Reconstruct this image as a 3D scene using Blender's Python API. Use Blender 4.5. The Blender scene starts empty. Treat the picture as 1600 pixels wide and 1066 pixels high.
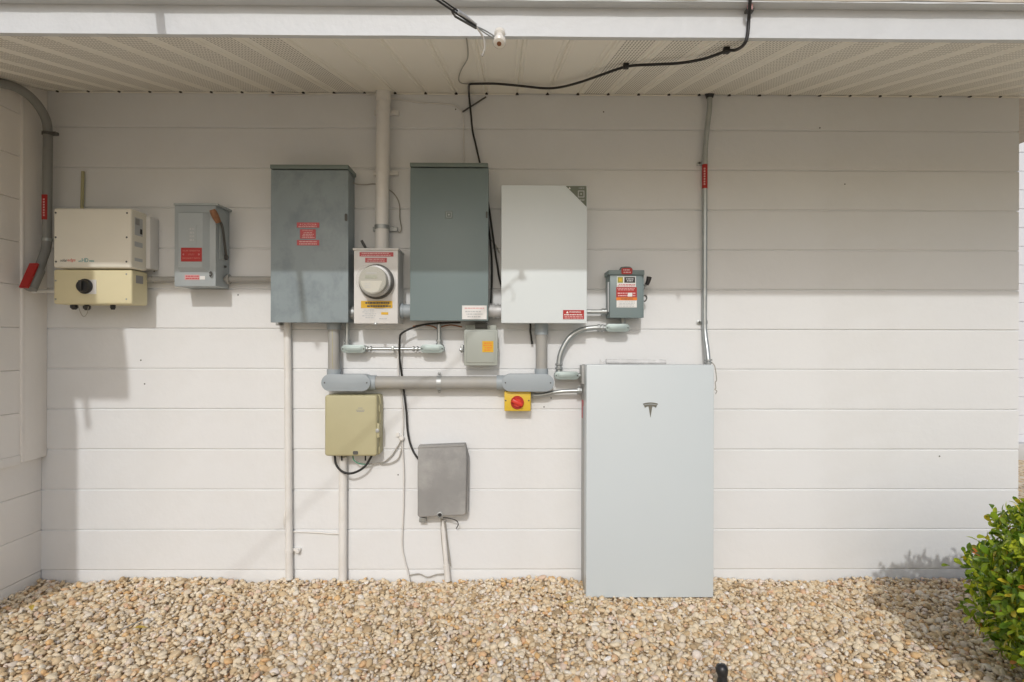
import bpy, bmesh, math, random
import numpy as np
from mathutils import Vector, Matrix, Euler

random.seed(7)
rng = np.random.default_rng(11)
R = math.radians
SC = bpy.context.scene
COL = SC.collection

# ------------------------------------------------------------------ camera
CAM_LOC = Vector((0.0, -3.0, 1.22))
CAM_ROT = Euler((R(90), -0.0020, -0.0092), 'XYZ')
F = 918.0                                    # focal length in photo pixels (1600 wide)
cd = bpy.data.cameras.new('camera')
cd.sensor_width = 36.0
cd.lens = 36.0 * F / 1600.0
cd.clip_start = 0.02
cd.clip_end = 500
cam = bpy.data.objects.new('camera', cd)
cam.location = CAM_LOC
cam.rotation_euler = CAM_ROT
COL.objects.link(cam)
SC.camera = cam

# ------------------------------------------------------------------ sky and sun
SUN_DIR = Vector((0.10, 1.0, -0.664)).normalized()      # the way the light travels
elev = math.asin(-SUN_DIR.z)
world = bpy.data.worlds.new('World')
SC.world = world
world.use_nodes = True
wn = world.node_tree
sky = wn.nodes.new('ShaderNodeTexSky')
sky.sky_type = 'NISHITA'
sky.sun_disc = False
sky.sun_elevation = elev
sky.sun_rotation = R(180) + math.atan2(0.10, 1.0)
sky.air_density = 1.0
sky.dust_density = 3.0
sky.ozone_density = 2.0
bg = wn.nodes['Background']
bg.inputs['Strength'].default_value = 0.15
wn.links.new(sky.outputs['Color'], bg.inputs['Color'])

sd = bpy.data.lights.new('sun', 'SUN')
sd.energy = 2.0
sd.angle = R(1.0)
sd.color = (1.0, 0.985, 0.965)
sun = bpy.data.objects.new('sun', sd)
sun.rotation_euler = SUN_DIR.to_track_quat('-Z', 'Y').to_euler()
sun.location = (-1, -8, 8)
COL.objects.link(sun)

SC.view_settings.view_transform = 'Standard'
SC.view_settings.look = 'None'
SC.view_settings.exposure = -0.52
SC.view_settings.gamma = 1.0
SC.render.engine = 'CYCLES'
SC.cycles.max_bounces = 10
SC.cycles.diffuse_bounces = 5

# ------------------------------------------------------------------ pixel -> place
_m = CAM_ROT.to_matrix()
RIGHT, UP, FWD = _m @ Vector((1, 0, 0)), _m @ Vector((0, 1, 0)), _m @ Vector((0, 0, -1))
def ray(px, py):
    return FWD + RIGHT * ((px - 800.0) / F) + UP * ((533.0 - py) / F)
def P(px, py, out=0.0):                      # on a plane parallel to the wall, `out` metres in front of it
    d = ray(px, py); t = (-out - CAM_LOC.y) / d.y
    return CAM_LOC + d * t
def PXP(px, py, X):                          # on the plane x = X (the wing wall)
    d = ray(px, py); t = (X - CAM_LOC.x) / d.x
    return CAM_LOC + d * t
SOF_Z, SOF_S = 2.481, 0.254
def PS(px, py, gap=0.0):                     # on the sloping soffit, `gap` below it
    d = ray(px, py)
    # z = SOF_Z - gap + SOF_S*y
    t = (SOF_Z - gap + SOF_S * CAM_LOC.y - CAM_LOC.z) / (d.z - SOF_S * d.y)
    return CAM_LOC + d * t
def PG(px, py, z=0.0):
    d = ray(px, py); t = (z - CAM_LOC.z) / d.z
    return CAM_LOC + d * t

# ------------------------------------------------------------------ materials
MATS = {}
def mat(name, col, rough=0.5, metal=0.0, var=0.06, scale=6.0, bump=0.0, bscale=80.0, coat=0.0, dirt=None, dirt_amt=0.0, dscale=3.0, stretch=(1, 1, 1), spec=0.5):
    if name in MATS: return MATS[name]
    m = bpy.data.materials.new(name); m.use_nodes = True
    nt = m.node_tree; b = nt.nodes['Principled BSDF']
    b.inputs['Roughness'].default_value = rough
    b.inputs['Metallic'].default_value = metal
    b.inputs['Specular IOR Level'].default_value = spec
    b.inputs['Coat Weight'].default_value = coat
    tc = nt.nodes.new('ShaderNodeTexCoord')
    mp = nt.nodes.new('ShaderNodeMapping'); mp.inputs['Scale'].default_value = stretch
    nt.links.new(tc.outputs['Object'], mp.inputs['Vector'])
    n = nt.nodes.new('ShaderNodeTexNoise'); n.inputs['Scale'].default_value = scale; n.inputs['Detail'].default_value = 6
    nt.links.new(mp.outputs['Vector'], n.inputs['Vector'])
    mix = nt.nodes.new('ShaderNodeMix'); mix.data_type = 'RGBA'
    mix.inputs[6].default_value = (*[min(1, c * (1 - var)) for c in col], 1)
    mix.inputs[7].default_value = (*[min(1, c * (1 + var)) for c in col], 1)
    rmp = nt.nodes.new('ShaderNodeMapRange'); rmp.inputs[1].default_value = 0.3; rmp.inputs[2].default_value = 0.7
    nt.links.new(n.outputs['Fac'], rmp.inputs[0]); nt.links.new(rmp.outputs[0], mix.inputs[0])
    out = mix.outputs[2]
    if dirt is not None:
        n2 = nt.nodes.new('ShaderNodeTexNoise'); n2.inputs['Scale'].default_value = dscale; n2.inputs['Detail'].default_value = 8; n2.inputs['Roughness'].default_value = 0.65
        mp2 = nt.nodes.new('ShaderNodeMapping'); mp2.inputs['Location'].default_value = (3.1, 7.7, 1.3); mp2.inputs['Scale'].default_value = stretch
        nt.links.new(tc.outputs['Object'], mp2.inputs['Vector']); nt.links.new(mp2.outputs['Vector'], n2.inputs['Vector'])
        r2 = nt.nodes.new('ShaderNodeMapRange'); r2.inputs[1].default_value = 0.48; r2.inputs[2].default_value = 0.72; r2.inputs[4].default_value = dirt_amt
        nt.links.new(n2.outputs['Fac'], r2.inputs[0])
        mx = nt.nodes.new('ShaderNodeMix'); mx.data_type = 'RGBA'
        nt.links.new(r2.outputs[0], mx.inputs[0]); nt.links.new(out, mx.inputs[6]); mx.inputs[7].default_value = (*dirt, 1)
        out = mx.outputs[2]
    nt.links.new(out, b.inputs['Base Color'])
    rr = nt.nodes.new('ShaderNodeMapRange'); rr.inputs[3].default_value = max(0, rough - 0.06); rr.inputs[4].default_value = min(1, rough + 0.08)
    nt.links.new(n.outputs['Fac'], rr.inputs[0]); nt.links.new(rr.outputs[0], b.inputs['Roughness'])
    if bump > 0:
        nb = nt.nodes.new('ShaderNodeTexNoise'); nb.inputs['Scale'].default_value = bscale; nb.inputs['Detail'].default_value = 4
        nt.links.new(tc.outputs['Object'], nb.inputs['Vector'])
        bp = nt.nodes.new('ShaderNodeBump'); bp.inputs['Strength'].default_value = bump; bp.inputs['Distance'].default_value = 0.01
        nt.links.new(nb.outputs['Fac'], bp.inputs['Height']); nt.links.new(bp.outputs[0], b.inputs['Normal'])
    MATS[name] = m
    return m

WALL = mat('wall_paint', (0.72, 0.735, 0.745), 0.55, var=0.02, scale=2.2, bump=0.16, bscale=28, dirt=(0.64, 0.64, 0.62), dirt_amt=0.35, dscale=1.9)
WING = mat('wing_paint', (0.83, 0.81, 0.78), 0.62, var=0.025, scale=2.2, bump=0.12, bscale=45)
FASC = mat('fascia_paint', (0.585, 0.61, 0.63), 0.5, var=0.03, scale=9, bump=0.25, bscale=30)
ROOFM = mat('roof_edge', (0.52, 0.47, 0.40), 0.8, var=0.1, scale=20)
WPIPE = mat('painted_pipe', (0.74, 0.735, 0.715), 0.5, var=0.03, scale=12, dirt=(0.55, 0.5, 0.42), dirt_amt=0.25, dscale=9)
INV = mat('inverter_cover', (0.78, 0.755, 0.66), 0.55, var=0.02)
INVY = mat('yellowed_plastic', (0.68, 0.62, 0.40), 0.5, var=0.04, scale=4)
ALU = mat('cast_aluminium', (0.55, 0.56, 0.57), 0.5, metal=0.3, var=0.05)
GREYB = mat('grey_enamel', (0.38, 0.425, 0.445), 0.42, var=0.05, scale=5, dirt=(0.30, 0.32, 0.32), dirt_amt=0.3, dscale=6)
GREYD = mat('grey_enamel_side', (0.38, 0.425, 0.44), 0.45, var=0.05, scale=5)
WEATH = mat('weathered_grey_enamel', (0.27, 0.325, 0.35), 0.45, var=0.10, scale=3.5, dirt=(0.165, 0.205, 0.23), dirt_amt=0.9, dscale=7, stretch=(1, 1, 0.75))
TEAL = mat('grey_green_enamel', (0.19, 0.247, 0.256), 0.42, var=0.04, scale=2)
TEALL = mat('grey_green_enamel_lid', (0.17, 0.215, 0.205), 0.45, var=0.04, scale=4)
GATE = mat('pale_grey_coat', (0.72, 0.785, 0.81), 0.4, var=0.015, scale=2)
BATT = mat('battery_cover', (0.575, 0.635, 0.665), 0.30, var=0.015, scale=1.5)
BATS = mat('battery_chassis', (0.42, 0.43, 0.42), 0.5, var=0.06)
METW = mat('meter_box_paint', (0.70, 0.70, 0.69), 0.45, var=0.03, scale=7, dirt=(0.5, 0.48, 0.42), dirt_amt=0.25, dscale=12)
PVC = mat('grey_pvc', (0.35, 0.35, 0.335), 0.5, var=0.07, scale=9, dirt=(0.42, 0.38, 0.30), dirt_amt=0.4, dscale=9)
PVCL = mat('grey_pvc_cover', (0.33, 0.375, 0.405), 0.45, var=0.03)
EMT = mat('galvanised_steel', (0.46, 0.49, 0.49), 0.36, metal=0.8, var=0.08, scale=25)
EMTB = mat('cast_fitting', (0.36, 0.43, 0.42), 0.42, metal=0.3, var=0.04)
ZINC = mat('dull_zinc', (0.40, 0.42, 0.42), 0.45, metal=0.6, var=0.1)
STEELD = mat('dark_steel', (0.10, 0.10, 0.095), 0.5, metal=0.4, var=0.1)
BLACK = mat('black_rubber', (0.018, 0.018, 0.018), 0.5, var=0.1)
BLACKP = mat('black_plastic', (0.022, 0.022, 0.024), 0.35, var=0.1)
RED = mat('red_label', (0.40, 0.016, 0.014), 0.4, var=0.05)
REDL = mat('faded_red_label', (0.50, 0.075, 0.085), 0.45, var=0.1, scale=30)
PINK = mat('pink_label', (0.62, 0.32, 0.32), 0.5, var=0.05)
WHT = mat('white_print', (0.80, 0.80, 0.78), 0.5, var=0.02)
PINKP = mat('faded_print', (0.70, 0.42, 0.42), 0.5, var=0.02)
PAPER = mat('white_label', (0.74, 0.74, 0.73), 0.5, var=0.03)
GRYP = mat('grey_print', (0.30, 0.30, 0.30), 0.6, var=0.02)
SIGNP = mat('sign_print', (0.62, 0.24, 0.20), 0.5, var=0.02)
LGRY = mat('pale_print', (0.50, 0.52, 0.53), 0.6, var=0.02)
YEL = mat('yellow_label', (0.66, 0.40, 0.02), 0.45, var=0.05)
YELB = mat('yellow_switch_plastic', (0.68, 0.47, 0.04), 0.4, var=0.04)
REDK = mat('red_knob', (0.62, 0.035, 0.02), 0.35, var=0.05)
REDR = mat('dark_red_ring', (0.42, 0.02, 0.015), 0.4, var=0.05)
ORNG = mat('orange_label', (0.75, 0.20, 0.02), 0.45, var=0.05)
DKP = mat('dark_print', (0.03, 0.03, 0.03), 0.5, var=0.02)
GRNP = mat('olive_label', (0.30, 0.31, 0.05), 0.5, var=0.02)
RUST = mat('weathered_orange_grip', (0.27, 0.13, 0.065), 0.6, var=0.25, scale=60)
BEIGE = mat('beige_box', (0.45, 0.42, 0.255), 0.5, var=0.04, scale=5, dirt=(0.40, 0.36, 0.22), dirt_amt=0.3, dscale=6)
CABG = mat('weathered_grey_plastic', (0.29, 0.29, 0.285), 0.75, var=0.10, scale=9, dirt=(0.43, 0.425, 0.41), dirt_amt=0.7, dscale=7)
JBOX = mat('grey_green_plastic', (0.38, 0.41, 0.375), 0.5, var=0.04)
PVCD = mat('dark_grey_pvc', (0.24, 0.245, 0.235), 0.5, var=0.08, scale=9)
OLIVE = mat('olive_rod', (0.40, 0.38, 0.22), 0.6, var=0.08)
EMBL = mat('bronze_emblem', (0.20, 0.20, 0.175), 0.3, metal=0.5, var=0.05)
TRIL = mat('grey_triangle_label', (0.14, 0.165, 0.125), 0.45, var=0.06)
REDT = mat('solar_red', (0.62, 0.06, 0.03), 0.4, var=0.02)
TEALT = mat('teal_print', (0.03, 0.30, 0.34), 0.4, var=0.02)
GREENW = mat('green_wire', (0.10, 0.30, 0.20), 0.5, var=0.02)
COPPER = mat('copper_wire', (0.35, 0.16, 0.08), 0.5, metal=0.5, var=0.2)
PORC = mat('porcelain', (0.74, 0.72, 0.67), 0.25, var=0.04)
RUSTD = mat('rust', (0.22, 0.09, 0.04), 0.8, var=0.2, scale=40)
LCD = mat('lcd', (0.34, 0.36, 0.29), 0.25, var=0.02)
MFACE = mat('meter_face', (0.40, 0.40, 0.355), 0.4, var=0.03)
MFACE2 = mat('meter_lower_face', (0.58, 0.575, 0.51), 0.4, var=0.03)
GASK = mat('meter_ring', (0.10, 0.10, 0.095), 0.4, metal=0.4, var=0.05)
CLEARP = mat('clear_tube', (0.62, 0.63, 0.64), 0.25, var=0.1, scale=30)
STRPW = mat('white_wire', (0.66, 0.65, 0.63), 0.55, var=0.06)
GREYW = mat('grey_wire', (0.36, 0.345, 0.31), 0.6, var=0.1)
NEIGH = mat('neighbour_siding', (0.66, 0.68, 0.72), 0.6, var=0.04)
BARK = mat('shrub_stem', (0.14, 0.10, 0.07), 0.8, var=0.2, scale=30)
FALLN = mat('fallen_leaf', (0.50, 0.36, 0.06), 0.6, var=0.25, scale=60)
FALLB = mat('dry_leaf', (0.30, 0.16, 0.06), 0.7, var=0.25, scale=60)
DARKIN = mat('dark_void_fill', (0.05, 0.045, 0.04), 0.9)

def glass():
    m = bpy.data.materials.new('meter_glass'); m.use_nodes = True
    b = m.node_tree.nodes['Principled BSDF']
    b.inputs['Base Color'].default_value = (0.75, 0.74, 0.68, 1)
    b.inputs['Roughness'].default_value = 0.08
    b.inputs['Alpha'].default_value = 0.10
    b.inputs['Coat Weight'].default_value = 0.6
    return m
GLASS = glass()

def soffit_mat(name, perforated):
    m = mat(name, (0.86, 0.84, 0.77), 0.5, var=0.02, scale=3)
    if not perforated: return m
    nt = m.node_tree; b = nt.nodes['Principled BSDF']
    src = b.inputs['Base Color'].links[0].from_socket
    tc = nt.nodes.new('ShaderNodeTexCoord'); sp = nt.nodes.new('ShaderNodeSeparateXYZ')
    nt.links.new(tc.outputs['Object'], sp.inputs[0])
    def wave(sock, per, lo, hi):
        a = nt.nodes.new('ShaderNodeMath'); a.operation = 'MULTIPLY'; a.inputs[1].default_value = 2 * math.pi / per
        nt.links.new(sock, a.inputs[0])
        s = nt.nodes.new('ShaderNodeMath'); s.operation = 'SINE'; nt.links.new(a.outputs[0], s.inputs[0])
        r = nt.nodes.new('ShaderNodeMapRange'); r.inputs[1].default_value = lo; r.inputs[2].default_value = hi
        nt.links.new(s.outputs[0], r.inputs[0]); return r.outputs[0]
    wx = wave(sp.outputs['X'], 0.0115, 0.1, 0.5); wy = wave(sp.outputs['Y'], 0.026, -0.75, -0.5)
    mu = nt.nodes.new('ShaderNodeMath'); mu.operation = 'MULTIPLY'; nt.links.new(wx, mu.inputs[0]); nt.links.new(wy, mu.inputs[1])
    # keep the plain strips beside the V grooves free of slots
    ab = nt.nodes.new('ShaderNodeMath'); ab.operation = 'ABSOLUTE'; nt.links.new(sp.outputs['X'], ab.inputs[0])
    ls = nt.nodes.new('ShaderNodeMath'); ls.operation = 'LESS_THAN'; ls.inputs[1].default_value = 0.052; nt.links.new(ab.outputs[0], ls.inputs[0])
    m2 = nt.nodes.new('ShaderNodeMath'); m2.operation = 'MULTIPLY'; nt.links.new(mu.outputs[0], m2.inputs[0]); nt.links.new(ls.outputs[0], m2.inputs[1])
    m3 = nt.nodes.new('ShaderNodeMath'); m3.operation = 'MULTIPLY'; m3.inputs[1].default_value = 0.85; nt.links.new(m2.outputs[0], m3.inputs[0])
    mx = nt.nodes.new('ShaderNodeMix'); mx.data_type = 'RGBA'
    nt.links.new(m3.outputs[0], mx.inputs[0]); nt.links.new(src, mx.inputs[6]); mx.inputs[7].default_value = (0.20, 0.18, 0.15, 1)
    nt.links.new(mx.outputs[2], b.inputs['Base Color'])
    return m
SOFP = soffit_mat('soffit_vented', True)
SOFS = soffit_mat('soffit_solid', False)

# ------------------------------------------------------------------ object helpers
def fin(bm, sharp=38):
    bmesh.ops.recalc_face_normals(bm, faces=bm.faces)
    me = bpy.data.meshes.new('mesh')
    bm.to_mesh(me); bm.free()
    me.polygons.foreach_set('use_smooth', [True] * len(me.polygons))
    me.set_sharp_from_angle(angle=R(sharp))
    return me
class Thing:
    pass
def thing(name, label, cat, base, group=None):
    o = bpy.data.objects.new(name, None); COL.objects.link(o)
    o.location = base; o.empty_display_size = 0.05
    o['label'] = label; o['category'] = cat
    if group: o['group'] = group
    return o
def base_of(p):
    while p.parent: p = p.parent
    return p.location
def part(name, bm, m, parent, sharp=38, label=None):
    me = fin(bm, sharp); me.name = name
    b = base_of(parent)
    me.transform(Matrix.Translation(-b))
    me.materials.append(m)
    o = bpy.data.objects.new(name, me); COL.objects.link(o); o.parent = parent
    if label: o['label'] = label
    return o
def solo(name, bm, m, label, cat, group=None, sharp=38, kind=None):
    me = fin(bm, sharp); me.name = name
    vs = np.empty(len(me.vertices) * 3); me.vertices.foreach_get('co', vs); vs = vs.reshape(-1, 3)
    b = Vector((*((vs.min(0) + vs.max(0)) / 2)[:2], vs[:, 2].min()))
    me.transform(Matrix.Translation(-b)); me.materials.append(m)
    o = bpy.data.objects.new(name, me); COL.objects.link(o); o.location = b
    if kind: o['kind'] = kind
    if label: o['label'] = label
    if cat: o['category'] = cat
    if group: o['group'] = group
    return o

def add_box(bm, x0, x1, o0, o1, z0, z1, bev=0.0, seg=2):
    t = bmesh.new()
    r = bmesh.ops.create_cube(t, size=1)
    for v in t.verts:
        v.co = Vector(((x0 + x1) / 2 + v.co.x * (x1 - x0), -((o0 + o1) / 2 + v.co.y * (o1 - o0)), (z0 + z1) / 2 + v.co.z * (z1 - z0)))
    bmesh.ops.recalc_face_normals(t, faces=t.faces)
    if bev > 0:
        bmesh.ops.bevel(t, geom=t.edges[:], offset=bev, segments=seg, profile=0.5, affect='EDGES', clamp_overlap=True)
    me = bpy.data.meshes.new('t'); t.to_mesh(me); t.free(); bm.from_mesh(me); bpy.data.meshes.remove(me)
    return bm
def add_prism(bm, pts, o0, o1, bev=0.0, seg=2):          # outline in (x, z), between distances o0 and o1 from the wall
    t = bmesh.new()
    vs = [t.verts.new((x, -o1, z)) for x, z in pts]
    f = t.faces.new(vs)
    ex = bmesh.ops.extrude_face_region(t, geom=[f])
    nv = [g for g in ex['geom'] if isinstance(g, bmesh.types.BMVert)]
    for v in nv: v.co.y = -o0
    bmesh.ops.recalc_face_normals(t, faces=t.faces)
    if bev > 0:
        ed = [e for e in t.edges if all(abs(v.co.y + o1) < 1e-6 for v in e.verts)]
        bmesh.ops.bevel(t, geom=ed, offset=bev, segments=seg, profile=0.5, affect='EDGES', clamp_overlap=True)
    me = bpy.data.meshes.new('t'); t.to_mesh(me); t.free(); bm.from_mesh(me); bpy.data.meshes.remove(me)
    return bm
def rrect(x0, x1, z0, z1, r, n=5):
    r = min(r, (x1 - x0) / 2 - 1e-5, (z1 - z0) / 2 - 1e-5); pts = []
    for cx, cz, a in ((x1 - r, z1 - r, 0), (x0 + r, z1 - r, 90), (x0 + r, z0 + r, 180), (x1 - r, z0 + r, 270)):
        for k in range(n + 1):
            t = R(a + 90 * k / n); pts.append((cx + r * math.cos(t), cz + r * math.sin(t)))
    return pts
def smooth_path(pts, n=6):
    pts = [Vector(p) for p in pts]
    if len(pts) < 3: return pts
    ext = [pts[0] * 2 - pts[1]] + pts + [pts[-1] * 2 - pts[-2]]
    out = []
    for i in range(1, len(ext) - 2):
        p0, p1, p2, p3 = ext[i - 1:i + 3]
        for k in range(n):
            t = k / n
            out.append(0.5 * ((2 * p1) + (p2 - p0) * t + (2 * p0 - 5 * p1 + 4 * p2 - p3) * t * t + (3 * p1 - p0 - 3 * p2 + p3) * t ** 3))
    out.append(pts[-1]); return out
def add_tube(bm, pts, r, n=10, smooth=True, k=6):
    pts = smooth_path(pts, k) if smooth else [Vector(p) for p in pts]
    tang = []
    for i in range(len(pts)):
        a = pts[max(0, i - 1)]; b = pts[min(len(pts) - 1, i + 1)]
        tang.append((b - a).normalized())
    up = Vector((0, 0, 1)) if abs(tang[0].z) < 0.9 else Vector((1, 0, 0))
    u = tang[0].cross(up).normalized(); rings = []
    for i, p in enumerate(pts):
        u = (u - tang[i] * u.dot(tang[i])).normalized(); v = tang[i].cross(u)
        rr = r(i / (len(pts) - 1)) if callable(r) else r
        rings.append([bm.verts.new(p + (u * math.cos(2 * math.pi * j / n) + v * math.sin(2 * math.pi * j / n)) * rr) for j in range(n)])
    for a, b in zip(rings, rings[1:]):
        for j in range(n):
            bm.faces.new((a[j], a[(j + 1) % n], b[(j + 1) % n], b[j]))
    bm.faces.new(rings[0][::-1]); bm.faces.new(rings[-1])
    return bm
def add_cyl(bm, p0, p1, r, n=16):
    return add_tube(bm, [p0, p1], r, n, smooth=False)
def add_lathe(bm, c, axis, prof, n=24):                  # prof: (radius, distance along axis)
    ax = Vector(axis).normalized(); up = Vector((0, 0, 1)) if abs(ax.z) < 0.9 else Vector((1, 0, 0))
    u = ax.cross(up).normalized(); v = ax.cross(u); c = Vector(c); rings = []
    for r, h in prof:
        rings.append([bm.verts.new(c + ax * h + (u * math.cos(2 * math.pi * j / n) + v * math.sin(2 * math.pi * j / n)) * max(r, 1e-4)) for j in range(n)])
    for a, b in zip(rings, rings[1:]):
        for j in range(n): bm.faces.new((a[j], a[(j + 1) % n], b[(j + 1) % n], b[j]))
    bm.faces.new(rings[0][::-1]); bm.faces.new(rings[-1])
    return bm
def B(): return bmesh.new()
def rect(px0, py0, px1, py1, out):
    a = P(px0, py0, out); b = P(px1, py1, out); return a.x, b.x, b.z, a.z          # x0 x1 z0 z1
def boxpx(px0, py0, px1, py1, o0, o1, bev=0.0, bm=None):
    x0, x1, z0, z1 = rect(px0, py0, px1, py1, o1)
    return add_box(bm or B(), x0, x1, o0, o1, z0, z1, bev)
def sticker(parent, px0, py0, px1, py1, out, m, name='sticker', th=0.0012):
    return part(name, boxpx(px0, py0, px1, py1, out - 0.002, out + th), m, parent)
def screw(parent, px, py, out, r=0.005, m=None):
    c = P(px, py, out)
    return part('screw', add_lathe(B(), c + Vector((0, 0.002, 0)), (0, -1, 0), [(r, 0), (r, 0.003), (r * 0.7, 0.0045)], 10), m or ZINC, parent)
def lines(parent, px0, py0, px1, py1, out, rows, m, fill=0.9, seed=1, th=0.0006, name='lettering'):
    """print too small to read: rows of word-sized dashes"""
    rg = random.Random(seed); bm = B(); h = (py1 - py0) / rows
    for i in range(rows):
        x = px0 + (px1 - px0) * (1 - fill) * rg.random(); end = px1 - (px1 - px0) * (1 - fill) * rg.random()
        while x < end - 0.6:
            w = min(rg.uniform(1.2, 5.0), end - x)
            boxpx(x, py0 + h * (i + 0.25), x + w, py0 + h * (i + 0.75), out - 0.001, out + th, bm=bm)
            x += w + 0.8
    return part(name, bm, m, parent)
def text(parent, s, px0, py0, px1, py1, out, m, th=0.0006, name='lettering', shear=0.0):
    cu = bpy.data.curves.new('t', 'FONT'); cu.body = s; cu.resolution_u = 2; cu.shear = shear
    ob = bpy.data.objects.new('t', cu); COL.objects.link(ob)
    dg = bpy.context.evaluated_depsgraph_get()
    me = bpy.data.meshes.new_from_object(ob.evaluated_get(dg))
    bpy.data.objects.remove(ob); bpy.data.curves.remove(cu)
    vs = [v.co.copy() for v in me.vertices]
    ax0, ax1 = min(v.x for v in vs), max(v.x for v in vs); ay0, ay1 = min(v.y for v in vs), max(v.y for v in vs)
    x0, x1, z0, z1 = rect(px0, py0, px1, py1, out)
    for v in me.vertices:
        v.co = Vector((x0 + (v.co.x - ax0) / (ax1 - ax0) * (x1 - x0), -(out + th), z0 + (v.co.y - ay0) / (ay1 - ay0) * (z1 - z0)))
    bm = B(); bm.from_mesh(me); bpy.data.meshes.remove(me)
    ex = bmesh.ops.extrude_face_region(bm, geom=bm.faces[:])
    for g in ex['geom']:
        if isinstance(g, bmesh.types.BMVert): g.co.y = -(out - 0.0005)
    return part(name, bm, m, parent)
def tri(parent, px, py, w, out, m, name='warning_triangle', th=0.0006):
    a = P(px, py - w * 0.55, out); b = P(px - w * 0.55, py + w * 0.45, out); c = P(px + w * 0.55, py + w * 0.45, out)
    return part(name, add_prism(B(), [(a.x, a.z), (b.x, b.z), (c.x, c.z)], out - 0.001, out + th), m, parent)

# ================================================================== SETTING
# ---- ground sheet
def gravel_mat(name, per_island):
    m = bpy.data.materials.new(name); m.use_nodes = True
    nt = m.node_tree; b = nt.nodes['Principled BSDF']; b.inputs['Roughness'].default_value = 0.7
    cr = nt.nodes.new('ShaderNodeValToRGB')
    stops = [(0.0, (0.34, 0.25, 0.15)), (0.10, (0.58, 0.43, 0.25)), (0.25, (0.70, 0.555, 0.36)), (0.40, (0.75, 0.64, 0.465)), (0.55, (0.77, 0.66, 0.48)),
             (0.70, (0.68, 0.59, 0.49)), (0.80, (0.82, 0.755, 0.63)), (0.88, (0.70, 0.45, 0.20)), (0.93, (0.66, 0.44, 0.29)), (1.0, (0.87, 0.85, 0.80))]
    while len(cr.color_ramp.elements) < len(stops): cr.color_ramp.elements.new(0.5)
    for e, (p, c) in zip(cr.color_ramp.elements, stops): e.position = p; e.color = (*c, 1)
    cr.color_ramp.interpolation = 'CONSTANT' if not per_island else 'LINEAR'
    tc = nt.nodes.new('ShaderNodeTexCoord')
    if per_island:
        at = nt.nodes.new('ShaderNodeAttribute'); at.attribute_name = 'tint'
        nt.links.new(at.outputs['Fac'], cr.inputs[0])
        n = nt.nodes.new('ShaderNodeTexNoise'); n.inputs['Scale'].default_value = 120; n.inputs['Detail'].default_value = 5
        nt.links.new(tc.outputs['Object'], n.inputs['Vector'])
        mr = nt.nodes.new('ShaderNodeMapRange'); mr.inputs[3].default_value = 0.78; mr.inputs[4].default_value = 1.18
        nt.links.new(n.outputs['Fac'], mr.inputs[0])
        mx = nt.nodes.new('ShaderNodeMix'); mx.data_type = 'RGBA'; mx.blend_type = 'MULTIPLY'; mx.inputs[0].default_value = 1
        nt.links.new(cr.outputs[0], mx.inputs[6]); nt.links.new(mr.outputs[0], mx.inputs[7])
        nt.links.new(mx.outputs[2], b.inputs['Base Color'])
    else:
        vo = nt.nodes.new('ShaderNodeTexVoronoi'); vo.inputs['Scale'].default_value = 42
        nt.links.new(tc.outputs['Object'], vo.inputs['Vector'])
        sp = nt.nodes.new('ShaderNodeSeparateColor'); nt.links.new(vo.outputs['Color'], sp.inputs[0])
        nt.links.new(sp.outputs[0], cr.inputs[0]); nt.links.new(cr.outputs[0], b.inputs['Base Color'])
        bp = nt.nodes.new('ShaderNodeBump'); bp.invert = True; bp.inputs['Distance'].default_value = 0.02; bp.inputs['Strength'].default_value = 0.8
        nt.links.new(vo.outputs['Distance'], bp.inputs['Height']); nt.links.new(bp.outputs[0], b.inputs['Normal'])
    return m
bm = B()
S = 70
vs = [bm.verts.new(p) for p in ((-S, -S, 0), (S, -S, 0), (S, S, 0), (-S, S, 0))]
bm.faces.new(vs)
g = solo('ground', bm, gravel_mat('ground_gravel', False), None, None, kind='structure')
g.location = (0, 0, -0.016)

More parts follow.
